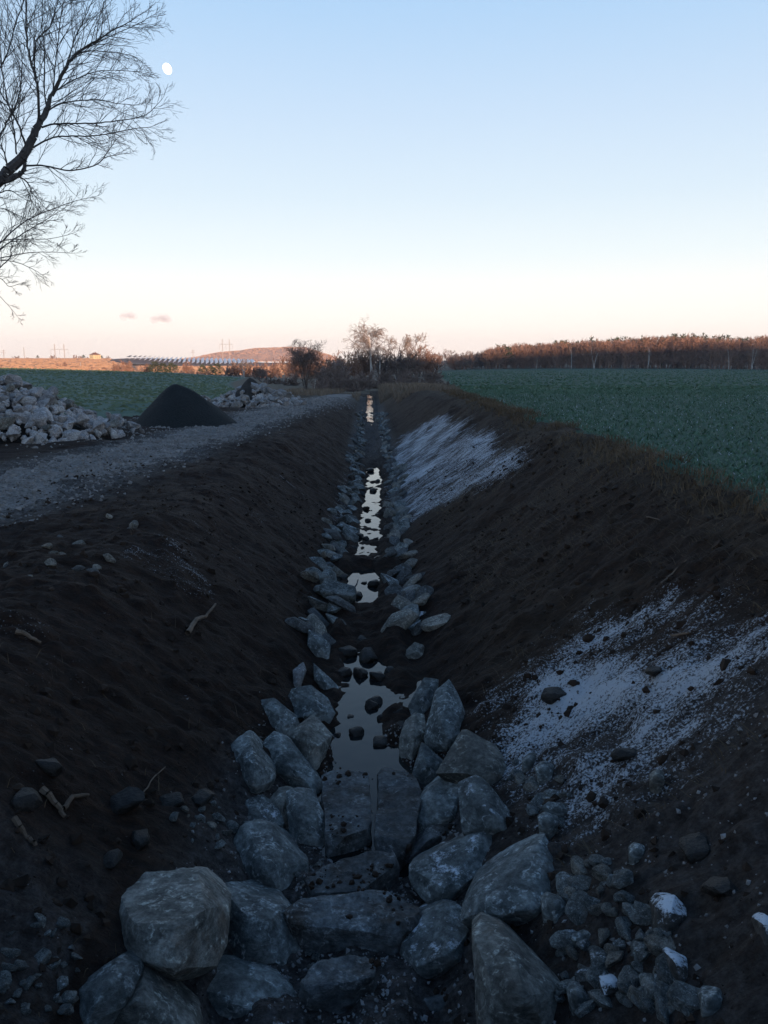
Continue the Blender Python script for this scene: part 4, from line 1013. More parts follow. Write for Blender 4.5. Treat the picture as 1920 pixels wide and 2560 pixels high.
# --- the big bare tree leaning in from the left
def big_tree():
    rd = random.Random(5); Y0 = 15.0
    base = np.array((-9.6, 14.5, float(height(-9.6, 14.5)) - .15))
    o = empty('bare_tree', tuple(base))
    tag(o, 'large bare deciduous tree reaching in from the upper left', 'tree')
    tr, br = [], []
    def path(pts, r0, r1, lst, taper_end=True, dy=0.0):
        W = [Vector(at(a, b, Y0 + c)) - Vector(base) for a, b, c in pts]
        # smooth the polyline
        Q = []
        for i in range(len(W) - 1):
            p0 = W[max(0, i - 1)]; p1 = W[i]; p2 = W[i + 1]; p3 = W[min(len(W) - 1, i + 2)]
            for k in range(5):
                t = k / 5
                Q.append(.5 * ((2 * p1) + (p2 - p0) * t + (2 * p0 - 5 * p1 + 4 * p2 - p3) * t * t + (3 * p1 - p0 - 3 * p2 + p3) * t ** 3) + Vector((rd.gauss(0, 1), rd.gauss(0, 1), rd.gauss(0, 1))) * min(.006, r1 * .5))
        Q.append(W[-1]); n = len(Q) - 1
        nodes = []
        for i in range(n):
            a = r0 + (r1 - r0) * i / n; b = r0 + (r1 - r0) * (i + 1) / n
            lst.append((*Q[i], *Q[i + 1], a, b)); nodes.append((Q[i + 1], (Q[i + 1] - Q[i]).normalized(), b, (i + 1) / n))
        return nodes
    P2 = dict(n=[8, 6, 4], wig=[.10, .11, .12], trop=[.02, .02, .0], taper=.75, rmin=.0021, ch=[(4, 7), (2, 3)], t0=[.12, .15], ang=[.5, .55], lr=[.6, .6], rr=[.55, .6])
    def sides(nodes, n, L, rfac, t0=.1, P=P2):
        for c in range(n):
            t = t0 + (1 - t0) * (c + rd.random()) / n
            k = min(len(nodes) - 1, int(t * len(nodes)))
            q, d, r, tt = nodes[k]
            ax = d.cross(Vector((rd.gauss(0, .5), rd.gauss(0, 1.0), rd.gauss(0, .5)))).normalized()
            nd = Matrix.Rotation(rd.choice((-1, 1)) * rd.uniform(.4, .9), 3, Vector((0, 1, 0))) @ d
            nd = (nd + Vector((0, rd.gauss(0, .35), .08))).normalized()
            grow(br, q, nd, L * rd.uniform(.55, 1.1) * (1.1 - .5 * t), max(.0036, min(.009, r * rfac)), 0, P, rd)
        q, d, r, tt = nodes[-1]
        grow(br, q, d, L * .5, r, 0, P, rd)
    # trunk and stem, out of frame
    W0 = at(-330, 700, Y0) - base
    trunk = [Vector((0, 0, 0)), Vector((.05, .1, 1.2)), Vector(W0) * .55 + Vector((-.1, .1, .2)), Vector(W0)]
    for i in range(3):
        for k in range(4):
            a, b = trunk[i].lerp(trunk[i + 1], k / 4), trunk[i].lerp(trunk[i + 1], (k + 1) / 4)
            f0, f1 = (i * 4 + k) / 12, (i * 4 + k + 1) / 12
            tr.append((*a, *b, .34 - .18 * f0, .34 - .18 * f1))
    n0 = path([(-330, 700, 0), (-170, 580, 0), (-60, 490, 0), (0, 448, 0), (23, 425, 0), (61, 384, .05), (95, 315, .1)], .16, .062, tr)
    LIMBS = [  # points (pixel, pixel, metres behind the limb plane), radius start, end, side twigs, their length
     ([(95, 315, .1), (118, 273, .15), (133, 228, .2), (167, 163, .2), (201, 125, .3), (250, 95, .3), (310, 62, .4)], .058, .010, 30, 1.25),
     ([(97, 302, .1), (97, 235, -.1), (87, 186, -.2), (76, 152, -.2), (68, 95, -.3), (66, 38, -.3), (70, -60, -.3)], .030, .014, 22, 1.2),
     ([(87, 180, -.2), (91, 106, -.1), (125, 65, 0), (140, 23, .1), (150, -40, .2)], .016, .008, 14, 1.0),
     ([(103, 319, .1), (133, 310, .2), (179, 308, .3), (236, 308, .4), (304, 300, .4), (361, 289, .5), (392, 262, .5)], .020, .006, 22, .8),
     ([(82, 369, .1), (133, 344, .3), (190, 340, .5), (247, 338, .5), (327, 323, .6), (372, 318, .7)], .019, .006, 20, .75),
     ([(65, 414, .1), (114, 414, .3), (175, 426, .4), (243, 410, .5), (274, 372, .6), (289, 350, .6)], .020, .006, 16, .6),
     ([(0, 454, 0), (38, 441, 0), (61, 422, .05), (63, 395, .1)], .06, .035, 5, .6),
     ([(125, 274, .1), (152, 258, .3), (198, 251, .4), (247, 249, .5), (289, 258, .5), (330, 262, .5)], .015, .005, 18, .7),
     ([(141, 226, .1), (182, 201, .3), (228, 182, .4), (274, 175, .5), (342, 179, .5)], .014, .005, 16, .7),
     ([(160, 170, .2), (205, 130, .5), (266, 129, .5), (323, 137, .6), (352, 152, .6)], .013, .005, 14, .6),
     ([(198, 129, .2), (236, 110, .4), (289, 84, .5), (342, 61, .5), (374, 42, .5)], .012, .005, 14, .6),
     ([(167, 163, .2), (190, 90, .3), (215, 40, .4), (240, -20, .4)], .014, .007, 16, .8),
     ([(133, 228, .2), (140, 150, .3), (150, 60, .4), (165, -30, .5)], .016, .008, 16, .9),
     ([(118, 275, .1), (110, 220, .4), (112, 140, .5), (105, 50, .5), (110, -30, .5)], .014, .007, 14, .9),
     ([(65, 365, 0), (49, 319, -.2), (27, 274, -.3), (0, 228, -.3), (-30, 150, -.3)], .022, .010, 16, 1.0),
     ([(42, 385, 0), (38, 342, -.3), (27, 281, -.4), (8, 190, -.4), (0, 100, -.5)], .018, .008, 16, .9),
     ([(20, 425, 0), (12, 385, -.2), (0, 361, -.2), (-30, 300, -.2)], .018, .009, 8, .7),
     ([(-60, 470, .2), (0, 340, .3), (20, 300, .3), (50, 230, .3), (55, 150, .4)], .022, .010, 14, .9),
     ([(-20, 200, .6), (20, 130, .6), (45, 40, .7), (80, -50, .8)], .018, .010, 14, 1.0),
     ([(45, 440, 0), (68, 455, .1), (80, 480, .2), (95, 500, .2)], .018, .006, 9, .6),
     ([(-40, 500, 0), (0, 482, 0), (25, 476, 0), (52, 492, 0)], .016, .006, 8, .5),
     ([(-60, 660, 0), (0, 608, 0), (50, 562, .2), (100, 535, .3), (170, 508, .4), (215, 496, .4)], .017, .005, 16, .65),
     ([(-60, 665, 0), (0, 622, 0), (60, 582, .2), (110, 552, .3), (150, 528, .3)], .016, .005, 12, .6),
     ([(-60, 640, .3), (0, 604, .3), (60, 598, .4), (130, 596, .5), (185, 582, .5)], .012, .004, 10, .5),
     ([(-60, 655, .3), (0, 645, .3), (70, 632, .4), (130, 630, .5), (178, 633, .5)], .013, .004, 11, .5),
     ([(-60, 720, .2), (0, 668, .2), (28, 640, .2), (27, 622, .2), (50, 606, .2)], .015, .005, 9, .5),
     ([(0, 650, .2), (40, 655, .2), (80, 672, .2), (110, 690, .2)], .010, .004, 8, .4),
     ([(-50, 690, .1), (0, 695, .1), (22, 716, .1), (52, 708, .1)], .010, .004, 6, .3),
     ([(-50, 700, 0), (0, 742, 0), (28, 772, 0), (46, 795, 0)], .008, .003, 6, .25),
     ([(-40, 540, .1), (0, 520, .1), (50, 540, .2), (95, 560, .2)], .012, .004, 9, .5),
     ([(50, 440, .1), (78, 500, .2), (70, 540, .3), (66, 570, .3)], .010, .004, 8, .5)]
    for pts, a_, b_, nn_, LL in LIMBS:
        sides(path(pts, a_, b_, br), nn_, LL, .6)
    # crown beyond the frame
    for i in range(9):
        s = Vector(at(-200 - 40 * i, 560 - 20 * i, Y0)) - Vector(base)
        a = rd.uniform(1.2, 2.6)
        grow(br, s, (math.cos(a), rd.uniform(-.6, .6), math.sin(a)), rd.uniform(2.5, 4), .08, 0, dict(P2, n=[8, 6, 4]), rd)
    obj('trunk', seg_mesh('trunk', tr, 0, 6), M['bark'], o)
    obj('crown', seg_mesh('crown', br, 0, 3), M['bark'], o)
    return len(br)
big_tree()

# --- generic bare trees and bushes
def bare_tree(name, loc, h, w, seed, label, grp=None, twig='twig', bark='bark', stems=1, ch=(9, 8, 7), tw=.012, droop=0.0, t0=.3, ang=.7, cat='tree', spread=.25, trunk_r=None, wig=1.0):
    rd = random.Random(seed); o = empty(name, tuple(loc)); tag(o, label, cat, grp)
    tr, br = [], []
    PT = dict(n=[8], wig=[.06 * wig], trop=[.03], taper=.75, rmin=tw, ch=[], t0=[], ang=[], lr=[], rr=[])
    r0 = trunk_r or h * .016
    PB = dict(n=[5, 4, 3], wig=[.13, .16, .16], trop=[.08 - droop, .04 - droop * 2.5, -.02 - droop * 5], taper=.75, rmin=tw, ch=[ch[1], ch[2]], t0=[.2, .15], ang=[ang, ang], lr=[.55, .55], rr=[.55, .6])
    for s in range(stems):
        a = rd.uniform(0, 6.28)
        k = spread * rd.uniform(.3, 1.1) if stems > 1 else rd.uniform(0, .05)
        nodes = grow(tr, (rd.gauss(0, .1 * (stems > 1)), rd.gauss(0, .1 * (stems > 1)), -.1), (math.cos(a) * k, math.sin(a) * k, 1), h * rd.uniform(.8, .95), r0, 0, PT, rd)
        for c in range(ch[0]):
            t = t0 + (1 - t0) * (c + rd.random()) / ch[0]
            q, d, r, tt = nodes[min(7, int(t * 8))]
            az = rd.uniform(0, 6.28); up = rd.uniform(.3, .9)
            grow(br, q, (math.cos(az), math.sin(az), up), w * .5 * rd.uniform(.7, 1.15) * (1.15 - .6 * max(0, t - .3)), max(tw, r * .5), 0, PB, rd)
    obj('trunk', seg_mesh('trunk', tr, 0, 5), M[bark], o)
    obj('crown', seg_mesh('crown', br, 10, 3), M[twig], o)
    return o

def ground_at(px, Y):
    x = (px - 960) / FPX * Y * 1.0
    d = ray(px, 940); x = d[0] / d[1] * Y
    return (x, Y, float(height(x, Y)) - .05)

def top_h(px, py, Y, g):        # height of something whose top shows at (px, py)
    return at(px, py, Y)[2] - g[2]

def bush(name, px, Y, topy, wpx, seed, label, grp=None, twig='twig', n=70, tw=.02, stems=9, cat='bush'):
    g = ground_at(px, Y); h = top_h(px, topy, Y, g); w = wpx / FPX * Y
    rd = random.Random(seed); o = empty(name, g); tag(o, label, cat, grp)
    tr, br = [], []
    P = dict(n=[5, 4, 3], wig=[.10, .15, .18], trop=[.05, .05, .03], taper=.7, rmin=tw, ch=[n // 8, 6], t0=[.25, .1], ang=[.55, .6], lr=[.5, .5], rr=[.55, .6])
    for s in range(stems):
        a = rd.uniform(0, 6.28); k = rd.random() ** .7 * w / h * .75
        hh = h * rd.uniform(.7, .95) * math.sqrt(max(.25, 1 - (k * h / w) ** 2 * 1.1))
        q = (rd.gauss(0, w * .13), rd.gauss(0, w * .1), -.1)
        d = Vector((math.cos(a) * k, math.sin(a) * k, 1)).normalized()
        tr.append((*q, *(Vector(q) + d * hh * .25), tw * 2.2, tw * 1.8))
        grow(br, Vector(q) + d * hh * .1, d, hh * .9, tw * 1.8, 0, P, rd)
    obj('trunk', seg_mesh('trunk', tr, 0, 4), M['bark'], o)
    obj('crown', seg_mesh('crown', br, 10, 3), M[twig], o)
    return o

def pine(name, px, Y, topy, wpx, seed, label, grp=None, spire=.0):
    g = ground_at(px, Y); h = top_h(px, topy, Y, g); w = wpx / FPX * Y
    rd = random.Random(seed); o = empty(name, g); tag(o, label, 'tree', grp)
    tr, br = [], []
    tr.append((0, 0, -.2, 0, 0, h * .97, h * .018, .03))
    nw = 16
    for i in range(nw):
        t = .22 + .78 * i / nw; z = h * t
        rad = w * .5 * (math.sin(min(1, (1 - t) * 1.9 + .12) * 1.5) * (1 - spire) + spire * (1.05 - t) * 1.3)
        for j in range(6):
            a = rd.uniform(0, 6.28); L = rad * rd.uniform(.65, 1.1)
            d = Vector((math.cos(a), math.sin(a), rd.uniform(-.15, .35)))
            e = Vector((0, 0, z)) + d * L
            br.append((0, 0, z, *e, .04, .02))
            for k in range(7):
                s = Vector((0, 0, z)).lerp(e, .3 + .7 * rd.random())
                v = (d * .6 + Vector((rd.gauss(0, .5), rd.gauss(0, .5), rd.gauss(.15, .4)))).normalized() * w * .12
                br.append((*s, *(s + v), w * .022, w * .006))
    obj('trunk', seg_mesh('trunk', tr, 0, 5), M['bark'], o)
    obj('crown', seg_mesh('crown', br, 10, 3), M['needle'], o)
    return o

# birch with hanging twigs and its neighbours
g = ground_at(931, 185)
bt = bare_tree('birch_tree', g, top_h(931, 822, 185, g), 10.5, 3, 'white forked birch with hanging twigs above the thicket', None, 'twig_pale', 'birch_bark', 2, (15, 9, 9), .024, .05, .42, .75, 'tree', .16, .30)
g = ground_at(948, 188)
bare_tree('birch_tree', g, top_h(948, 868, 188, g), 4.0, 8, 'slim white birch just right of the forked one', None, 'twig_pale', 'birch_bark', 1, (9, 6, 6), .024, .05, .5, .6, 'tree', .1, .2)
g = ground_at(992, 200)
bare_tree('bare_tree', g, top_h(990, 840, 200, g), 9, 14, 'tall bare tree right of the forked birch', None, 'twig_pale', 'bark', 1, (13, 9, 8), .028, 0, .35, .55, 'tree', .2, .2)
g = ground_at(1025, 215)
bare_tree('bare_tree', g, top_h(1022, 850, 215, g), 8, 15, 'spreading bare tree between tall tree and rounded bush', None, 'twig_pale', 'bark', 2, (9, 9, 8), .028, 0, .35, .6, 'tree', .35, .16)
g = ground_at(765, 92)
bare_tree('bare_tree', g, top_h(765, 878, 92, g), 5.6, 21, 'small dense dark tree standing alone behind far stone heap', None, 'twig', 'bark', 5, (13, 10, 8), .011, 0, .15, .7, 'tree', .32, .07)
g = ground_at(784, 96)
bare_tree('birch_tree', g, top_h(784, 930, 96, g), 1.3, 22, 'thin young birch beside the small dark tree', None, 'twig_pale', 'birch_bark', 1, (7, 5, 4), .006, 0, .4, .5, 'tree', .1, .05)

THICK = [ # px, Y, top y, width px, twig, label
 (865, 175, 880, 90, 'twig_red', 'tall reddish bush left of the forked birch'),
 (905, 195, 868, 90, 'twig_red', 'dark bush directly behind the forked birch'),
 (960, 205, 872, 100, 'twig', 'dark bush behind the slim birch'),
 (1005, 190, 880, 90, 'twig', 'dark bush in front of the tall bare tree'),
 (1048, 215, 872, 80, 'twig_red', 'rounded red sunlit bush at right end of thicket'),
 (1075, 225, 885, 50, 'twig_red', 'smaller reddish bush at far right of thicket'),
 (838, 150, 905, 70, 'twig', 'low dark bush left edge of thicket'),
 (1085, 180, 925, 70, 'twig', 'low bush right edge of thicket')]
for i, (px, Y, ty, w, tw, lab) in enumerate(THICK):
    bush('bush', px, Y, ty, w, 40 + i, lab, 'thicket behind the ditch', tw, 96, .055, 26)
for i, (px, ty, w, Y) in enumerate([(800, 948, 60, 108), (835, 938, 70, 112), (872, 940, 70, 110), (905, 944, 60, 106), (938, 948, 60, 108), (975, 942, 70, 113), (1010, 944, 70, 112), (1048, 942, 80, 112), (1090, 945, 80, 111), (1120, 952, 50, 108), (850, 955, 60, 103), (890, 960, 60, 102), (1000, 958, 60, 103), (1070, 958, 70, 104), (820, 920, 60, 130), (860, 915, 70, 135), (910, 920, 70, 134), (965, 918, 80, 136), (1020, 920, 80, 135), (1075, 925, 70, 134)]):
    bush('shrub', px, Y, ty, w, 80 + i, 'brown leafless shrub in the low belt across the ditch end', 'shrub belt at the ditch end', 'twig', 80, .028, 22)

# hedge and trees in the sunlit hollow at left
HEDGE = [('b', 295, 330, 907, 50, 'twig_red'), ('b', 322, 320, 905, 50, 'twig_red'), ('b', 346, 300, 920, 34, 'twig'), ('b', 368, 330, 912, 40, 'twig_red'),
         ('p', 388, 300, 905, 34, ''), ('p', 408, 290, 908, 30, ''), ('p', 432, 310, 909, 36, ''), ('b', 452, 280, 922, 46, 'twig'), ('b', 470, 320, 908, 40, 'twig_red'),
         ('b', 482, 280, 924, 50, 'twig'), ('p', 508, 300, 912, 26, ''), ('b', 515, 270, 924, 50, 'twig'), ('p', 527, 290, 912, 22, ''), ('p', 543, 310, 908, 30, ''),
         ('b', 572, 260, 906, 60, 'twig'), ('b', 590, 255, 912, 50, 'twig_red'), ('b', 645, 230, 915, 70, 'twig'), ('b', 620, 270, 905, 60, 'twig_red'),
         ('b', 680, 330, 900, 90, 'twig_red'), ('b', 720, 340, 892, 90, 'twig_red'), ('b', 750, 345, 885, 90, 'twig_red'), ('b', 800, 350, 878, 70, 'twig_red'), ('b', 650, 350, 902, 80, 'twig_red'),
         ('b', 825, 190, 900, 50, 'twig'), ('b', 690, 170, 942, 90, 'twig'), ('b', 725, 160, 940, 80, 'twig'), ('b', 810, 140, 925, 60, 'twig'), ('b', 660, 190, 942, 70, 'twig')]
for i, (k, px, Y, ty, w, tw) in enumerate(HEDGE):
    if k == 'b':
        lab = 'reddish bare bush in the sunlit hedge left of centre' if tw == 'twig_red' else 'dark bare bush in the shaded hedge left of centre'
        bush('bush', px, Y, ty, w, 140 + i, lab, 'hedge left of centre, ' + ('red' if tw == 'twig_red' else 'dark'), tw, 80, .085, 14)
    else:
        pine('pine_tree', px, Y, ty, w, 140 + i, 'green pine in the hedge below the panel rows', 'pines in the hedge')
g = ground_at(611, 235)
bare_tree('birch_tree', g, top_h(611, 895, 235, g), 4.2, 31, 'pale birch left of the far stone heap, crown sunlit', None, 'twig_pale', 'birch_bark', 3, (8, 6, 6), .02, .0, .3, .4, 'tree', .16, .12)
g = ground_at(330, 322)
bare_tree('birch_tree', g, top_h(330, 899, 322, g), 3, 32, 'thin pale birch among bushes left of the pines', None, 'twig_pale', 'birch_bark', 1, (8, 5, 4), .02, .0, .4, .4, 'tree', .16, .12)
for i, (px, Y, ty, w, lab) in enumerate([(144, 640, 908, 26, 'rounded bush in the sunlit field under the twin mast'), (164, 600, 904, 16, 'upright bush right beside the rounded one in field'), (232, 560, 914, 30, 'low bush in the sunlit field below the house'), (262, 540, 916, 26, 'low purple bush at lower edge of the sunlit field'), (296, 500, 910, 26, 'bush at right end of the sunlit field')]):
    bush('bush', px, Y, ty, w, 200 + i, lab, None, 'twig_red', 56, .15, 10)
g = ground_at(204, 620)
bare_tree('bare_tree', g, top_h(204, 903, 620, g), 2.2, 35, 'slim pale sunlit tree alone on the far field', None, 'twig_pale', 'birch_bark', 2, (8, 4, 4), .05, 0, .1, .3, 'tree', .05, .2)
# trees on the skyline at left
for i, (k, px, ty, w) in enumerate([('b', 44, 888, 18), ('b', 72, 893, 12), ('p', 98, 888, 8), ('b', 84, 895, 20), ('b', 120, 896, 34), ('b', 150, 892, 30), ('b', 172, 894, 26), ('b', 192, 887, 22), ('b', 205, 890, 18), ('p', 212, 887, 10), ('b', 222, 892, 14), ('p', 257, 889, 9), ('b', 271, 890, 14), ('b', 135, 888, 16)]):
    if k == 'b': bush('bush', px, 1080, ty, w, 230 + i, 'bare bush on the far left skyline', 'skyline bushes at left', 'twig_red' if i % 3 else 'twig', 56, .26, 9)
    else: pine('pine_tree', px, 1080, ty, w, 230 + i, 'small dark conifer on the far left skyline', 'skyline conifers at left', .9)

# small trees between thicket and forest
for i, (px, Y, ty, w) in enumerate([(1112, 360, 884, 40), (1135, 380, 880, 36), (1160, 370, 884, 34), (1185, 385, 882, 40), (1100, 340, 893, 30), (1150, 350, 895, 40), (1175, 345, 897, 40), (1205, 380, 888, 40)]):
    g = ground_at(px, Y)
    bare_tree('bare_tree', g, top_h(px, ty, Y, g), w / FPX * Y, 260 + i, 'small bare tree in the row left of the forest', 'tree row left of the forest', 'twig', 'bark', 1, (12, 8, 6), .06, 0, .25, .6, 'tree', .2, .12)

# --- the forest across the right field: one mass, with single trees in front of it
def forest():
    rd = random.Random(77); segs = []; pines = []
    def tree(x, y, h, w):
        z = float(height(x, y)) - .2
        segs.append((x, y, z, x + rd.gauss(0, .3), y, z + h * .9, .16, .05))
        for i in range(32):
            t = rd.uniform(.02, 1.0) ** .8; a = rd.uniform(0, 6.28)
            p = Vector((x, y, z + h * t * .88)); L = w * rd.uniform(.3, .7) * (1.2 - t * .6)
            d = Vector((math.cos(a), math.sin(a), rd.uniform(.5, 1.7))).normalized()
            q = p + d * L; segs.append((*p, *q, .11, .06))
            for k in range(4):
                s = p.lerp(q, rd.uniform(.3, 1)); v = (d + Vector((rd.gauss(0, .6), rd.gauss(0, .6), rd.gauss(0, .5)))).normalized() * L * .6
                segs.append((*s, *(s + v), .10, .04))
    def con(x, y, h, w):
        z = float(height(x, y)) - .2
        pines.append((x, y, z, x, y, z + h, .2, .05))
        for i in range(70):
            t = rd.uniform(.35, 1); a = rd.uniform(0, 6.28); L = w * .5 * (1.15 - t) / .6 + .5
            p = Vector((x, y, z + h * t)); d = Vector((math.cos(a), math.sin(a), rd.uniform(-.2, .4)))
            q = p + d * L * rd.uniform(.5, 1); pines.append((*p, *q, .28, .1))
            pines.append((*q, *(q + Vector((rd.gauss(0, .4), rd.gauss(0, .4), rd.uniform(.2, .9)))), .3, .05))
    for k in range(900):
        px = rd.uniform(1205, 2150) if k > 60 else rd.uniform(1118, 1215); row = rd.random()
        Y = 378 + 75 * row ** 1.3 + 6 * math.sin(px * .02)
        x = (px - 960) / FPX * Y * 1.018
        topy = np.interp(px, [1110, 1150, 1195, 1230, 1300, 1400, 1500, 1650, 1800, 1920, 2200], [899, 896, 888, 866, 860, 854, 846, 838, 837, 834, 833]) + rd.gauss(0, 2.6) + 7 * float(fbm(np.array(px * .016), np.array(.5), 3, 131)) + 5 * (1 - row)
        h = at(px, topy, Y)[2] - float(height(x, Y))
        if rd.random() < (.04 if row < .5 else .2) : con(x, Y, h * rd.uniform(.95, 1.06), rd.uniform(3, 5))
        else: tree(x, Y, h * rd.uniform(.9, 1.02), rd.uniform(5, 8))
    f = tag(empty('forest', (0, 0, 0)), 'dense bare forest along the far edge of the right field', 'forest', kind='stuff')
    tag(obj('bare_trees', seg_mesh('bare_trees', segs, .12, 3), M['twig_red'], f), kind='stuff')
    tag(obj('conifers', seg_mesh('conifers', pines, 10, 3), M['needle'], f), kind='stuff')
forest()
for i, (px, ty, lab) in enumerate([(1428, 868, 'pale birch at the forest edge left of middle'), (1484, 862, 'pale birch at the middle of the forest edge'), (1340, 890, 'thin pale trunk at the left forest edge'), (1618, 864, 'slim pale birch right of the forest middle'), (1820, 862, 'bright pale birch near the right frame edge'), (1878, 862, 'pale birch farthest right at the forest edge')]):
    Y = 372; g = ground_at(px, Y)
    bare_tree('birch_tree', g, top_h(px, ty, Y, g), 3.4, 300 + i, lab, None, 'twig_pale', 'birch_bark', 1 + (i % 2), (7, 5, 4), .035, .02, .45, .5, 'tree', .14, .17)

# ------------------------------------------------------------------ far buildings, masts and panels
M['steel'] = simple('galvanised_steel', (.30, .27, .25), (.40, .36, .33), 1, .6, 0, 0, 0)
M['plaster'] = simple('yellow_plaster', (.62, .50, .26), (.72, .60, .34), .3, .9, 0, 0, 0)
M['tiles'] = simple('roof_tiles', (.16, .07, .045), (.22, .10, .065), .8, .9, 0, 0, 0)
M['pane'] = simple('window_pane', (.03, .03, .035), (.05, .05, .055), 1, .15, 0, 0, 0, .6)
M['panel'] = simple('panel_glass_glare', (.72, .73, .76), (.80, .81, .84), .2, .4, 0, 0, 0)  # bright reflection off the panel rows is put into this white base colour
M['panel_back'] = simple('panel_frame', (.05, .055, .07), (.07, .075, .09), .3, .7, 0, 0, 0)

def box_mesh(name, bx):
    V, F = [], []
    for (x0, x1, y0, y1, z0, z1) in bx:
        k = len(V)
        V += [(x0, y0, z0), (x1, y0, z0), (x1, y1, z0), (x0, y1, z0), (x0, y0, z1), (x1, y0, z1), (x1, y1, z1), (x0, y1, z1)]
        F += [[k + i for i in f] for f in ((0, 3, 2, 1), (4, 5, 6, 7), (0, 1, 5, 4), (1, 2, 6, 5), (2, 3, 7, 6), (3, 0, 4, 7))]
    return mesh_np(name, V, np.array(F))

def house():
    g = ground_at(241, 1020); o = empty('house', g); o.rotation_euler = (0, 0, R(-38))
    tag(o, 'pale yellow house with hipped brown roof on left skyline', 'house')
    w, d, h = 4.6, 5.0, 5.0
    obj('wall', box_mesh('wall', [(-w, w, -d, d, -.5, h)]), M['plaster'], o)
    e = .6
    V = [(-w - e, -d - e, h), (w + e, -d - e, h), (w + e, d + e, h), (-w - e, d + e, h), (0, -1.2, h + 3.0), (0, 1.2, h + 3.0)]
    me = bpy.data.meshes.new('roof'); me.from_pydata(V, [], [(0, 3, 2, 1), (0, 1, 4), (1, 2, 5, 4), (2, 3, 5), (3, 0, 4, 5)]); me.update()
    rf = obj('roof', me, M['tiles'], o)
    obj('chimney', box_mesh('chimney', [(1.2, 1.9, -.3, .4, h + 1.5, h + 3.6)]), M['tiles'], rf)
    for sx in (-2.6, 0, 2.6):
        for z in (.9, 3.1):
            obj('window', box_mesh('window', [(sx - .5, sx + .5, -d - .04, -d + .02, z, z + 1.2)]), M['pane'], o)
    for sy in (-2.8, 0, 2.8):
        for z in (.9, 3.1):
            obj('window', box_mesh('window', [(w - .02, w + .04, sy - .5, sy + .5, z, z + 1.2)]), M['pane'], o)
house()

def lattice(p0, p1, w, n, r):
    """four-legged lattice mast from p0 up to p1"""
    S = []; p0, p1 = Vector(p0), Vector(p1); d = p1 - p0
    up = abs(d.normalized().z) > .5
    A, B = (Vector((1, 0, 0)), Vector((0, 1, 0))) if up else (Vector((0, 0, 1)), Vector((0, 1, 0)))
    cs = [A * w * i + B * w * j for i, j in ((-.5, -.5), (.5, -.5), (.5, .5), (-.5, .5))]
    for k in range(n):
        a, b = p0 + d * k / n, p0 + d * (k + 1) / n
        for i in range(4):
            S.append((*(a + cs[i]), *(b + cs[i]), r, r)); S.append((*(a + cs[i]), *(b + cs[(i + 1) % 4]), r * .7, r * .7))
    return S

def portal(px, Y, topy, baroff, half, arm, label):
    g = ground_at(px, Y); h = top_h(px, topy, Y, g); o = empty('power_pylon', g)
    tag(o, label, 'pylon')
    for s in (-1, 1):
        obj('mast', seg_mesh('mast', lattice((s * half, 0, 0), (s * half, 0, h), .62, 12, .10), 0, 4), M['steel'], o)
    zb = h - baroff
    obj('crossarm', seg_mesh('crossarm', lattice((-arm, 0, zb), (arm, 0, zb), .5, 14, .08), 0, 4), M['steel'], o)
    for x in (-arm, 0, arm):
        obj('insulator', seg_mesh('insulator', [(x, 0, zb - .3, x, 0, zb - 6.2, .17, .17)], 0, 6), M['steel'], o)
portal(153.5, 1000, 860, 6.5, 5.8, 10.8, 'twin mast power pylon with crossarm on far left field')
portal(567.5, 1000, 848, 6.2, 4.4, 8.2, 'twin mast power pylon in front of the flat topped hill')

def single(px, Y, topy, label, arms=True):
    g = ground_at(px, Y); h = top_h(px, topy, Y, g); o = empty('power_pylon', g); tag(o, label, 'pylon')
    obj('mast', seg_mesh('mast', lattice((0, 0, 0), (0, 0, h), .5, 10, .09), 0, 4), M['steel'], o)
    if arms:
        for z, a in ((h - 1.5, 2.6), (h - 4, 3.6)):
            obj('crossarm', seg_mesh('crossarm', lattice((-a, 0, z), (a, 0, z), .3, 6, .08), 0, 4), M['steel'], o)
single(14, 1080, 874, 'single mast pylon with crossarms farthest left on skyline')
single(65, 1080, 868, 'thin plain mast left of the twin mast pylon', False)
single(485, 1150, 874, 'single mast pylon above the panel rows')

# panel rows climbing the far slope
def panels():
    n = 28
    for i in range(n):
        t = i / (n - 1); px = 312 + 322 * t ** .96
        yb = np.interp(px, [312, 380, 440, 520, 600, 640], [896.5, 902, 906, 909, 909, 907])
        yt = np.interp(px, [312, 380, 440, 520, 600, 640], [893.5, 893.5, 895.5, 898.5, 900.5, 902.5])
        Y0 = 900; sh = np.interp(px, [312, 440, 500, 560, 640], [16, 7, 0, -5, -9])
        a = at(px, yb + 1.5, Y0); b = at(px + sh, yt, Y0 + 130)
        o = empty('panel_row', tuple(a))
        tag(o, 'long white panel row on the far slope below skyline', 'panel row', 'panel rows on the far slope')
        d = Vector(b - a); w = 3.4
        V, F = [], []; m = 8
        for k in range(m + 1):
            f = k / m; c = d * f + Vector((0, 0, .9 * math.sin(f * math.pi)))
            for sx, z in ((-w / 2, 0.0), (w / 2, 1.7), (w / 2, 1.55), (-w / 2, -.15)):
                V.append((c.x + sx, c.y, c.z + z + .6))
            if k:
                q = (k - 1) * 4
                for j in range(4): F.append((q + j, q + (j + 1) % 4, q + 4 + (j + 1) % 4, q + 4 + j))
        F += [(3, 2, 1, 0), (m * 4, m * 4 + 1, m * 4 + 2, m * 4 + 3)]
        obj('panel', mesh_np('panel', V, np.array(F)), M['panel'], o)
        S = []
        for k in range(0, m + 1, 2):
            c = d * (k / m); S.append((c.x, c.y, c.z - 4, c.x, c.y, c.z + 1.1, .12, .12))
        obj('post', seg_mesh('post', S, 0, 4), M['panel_back'], o)
panels()

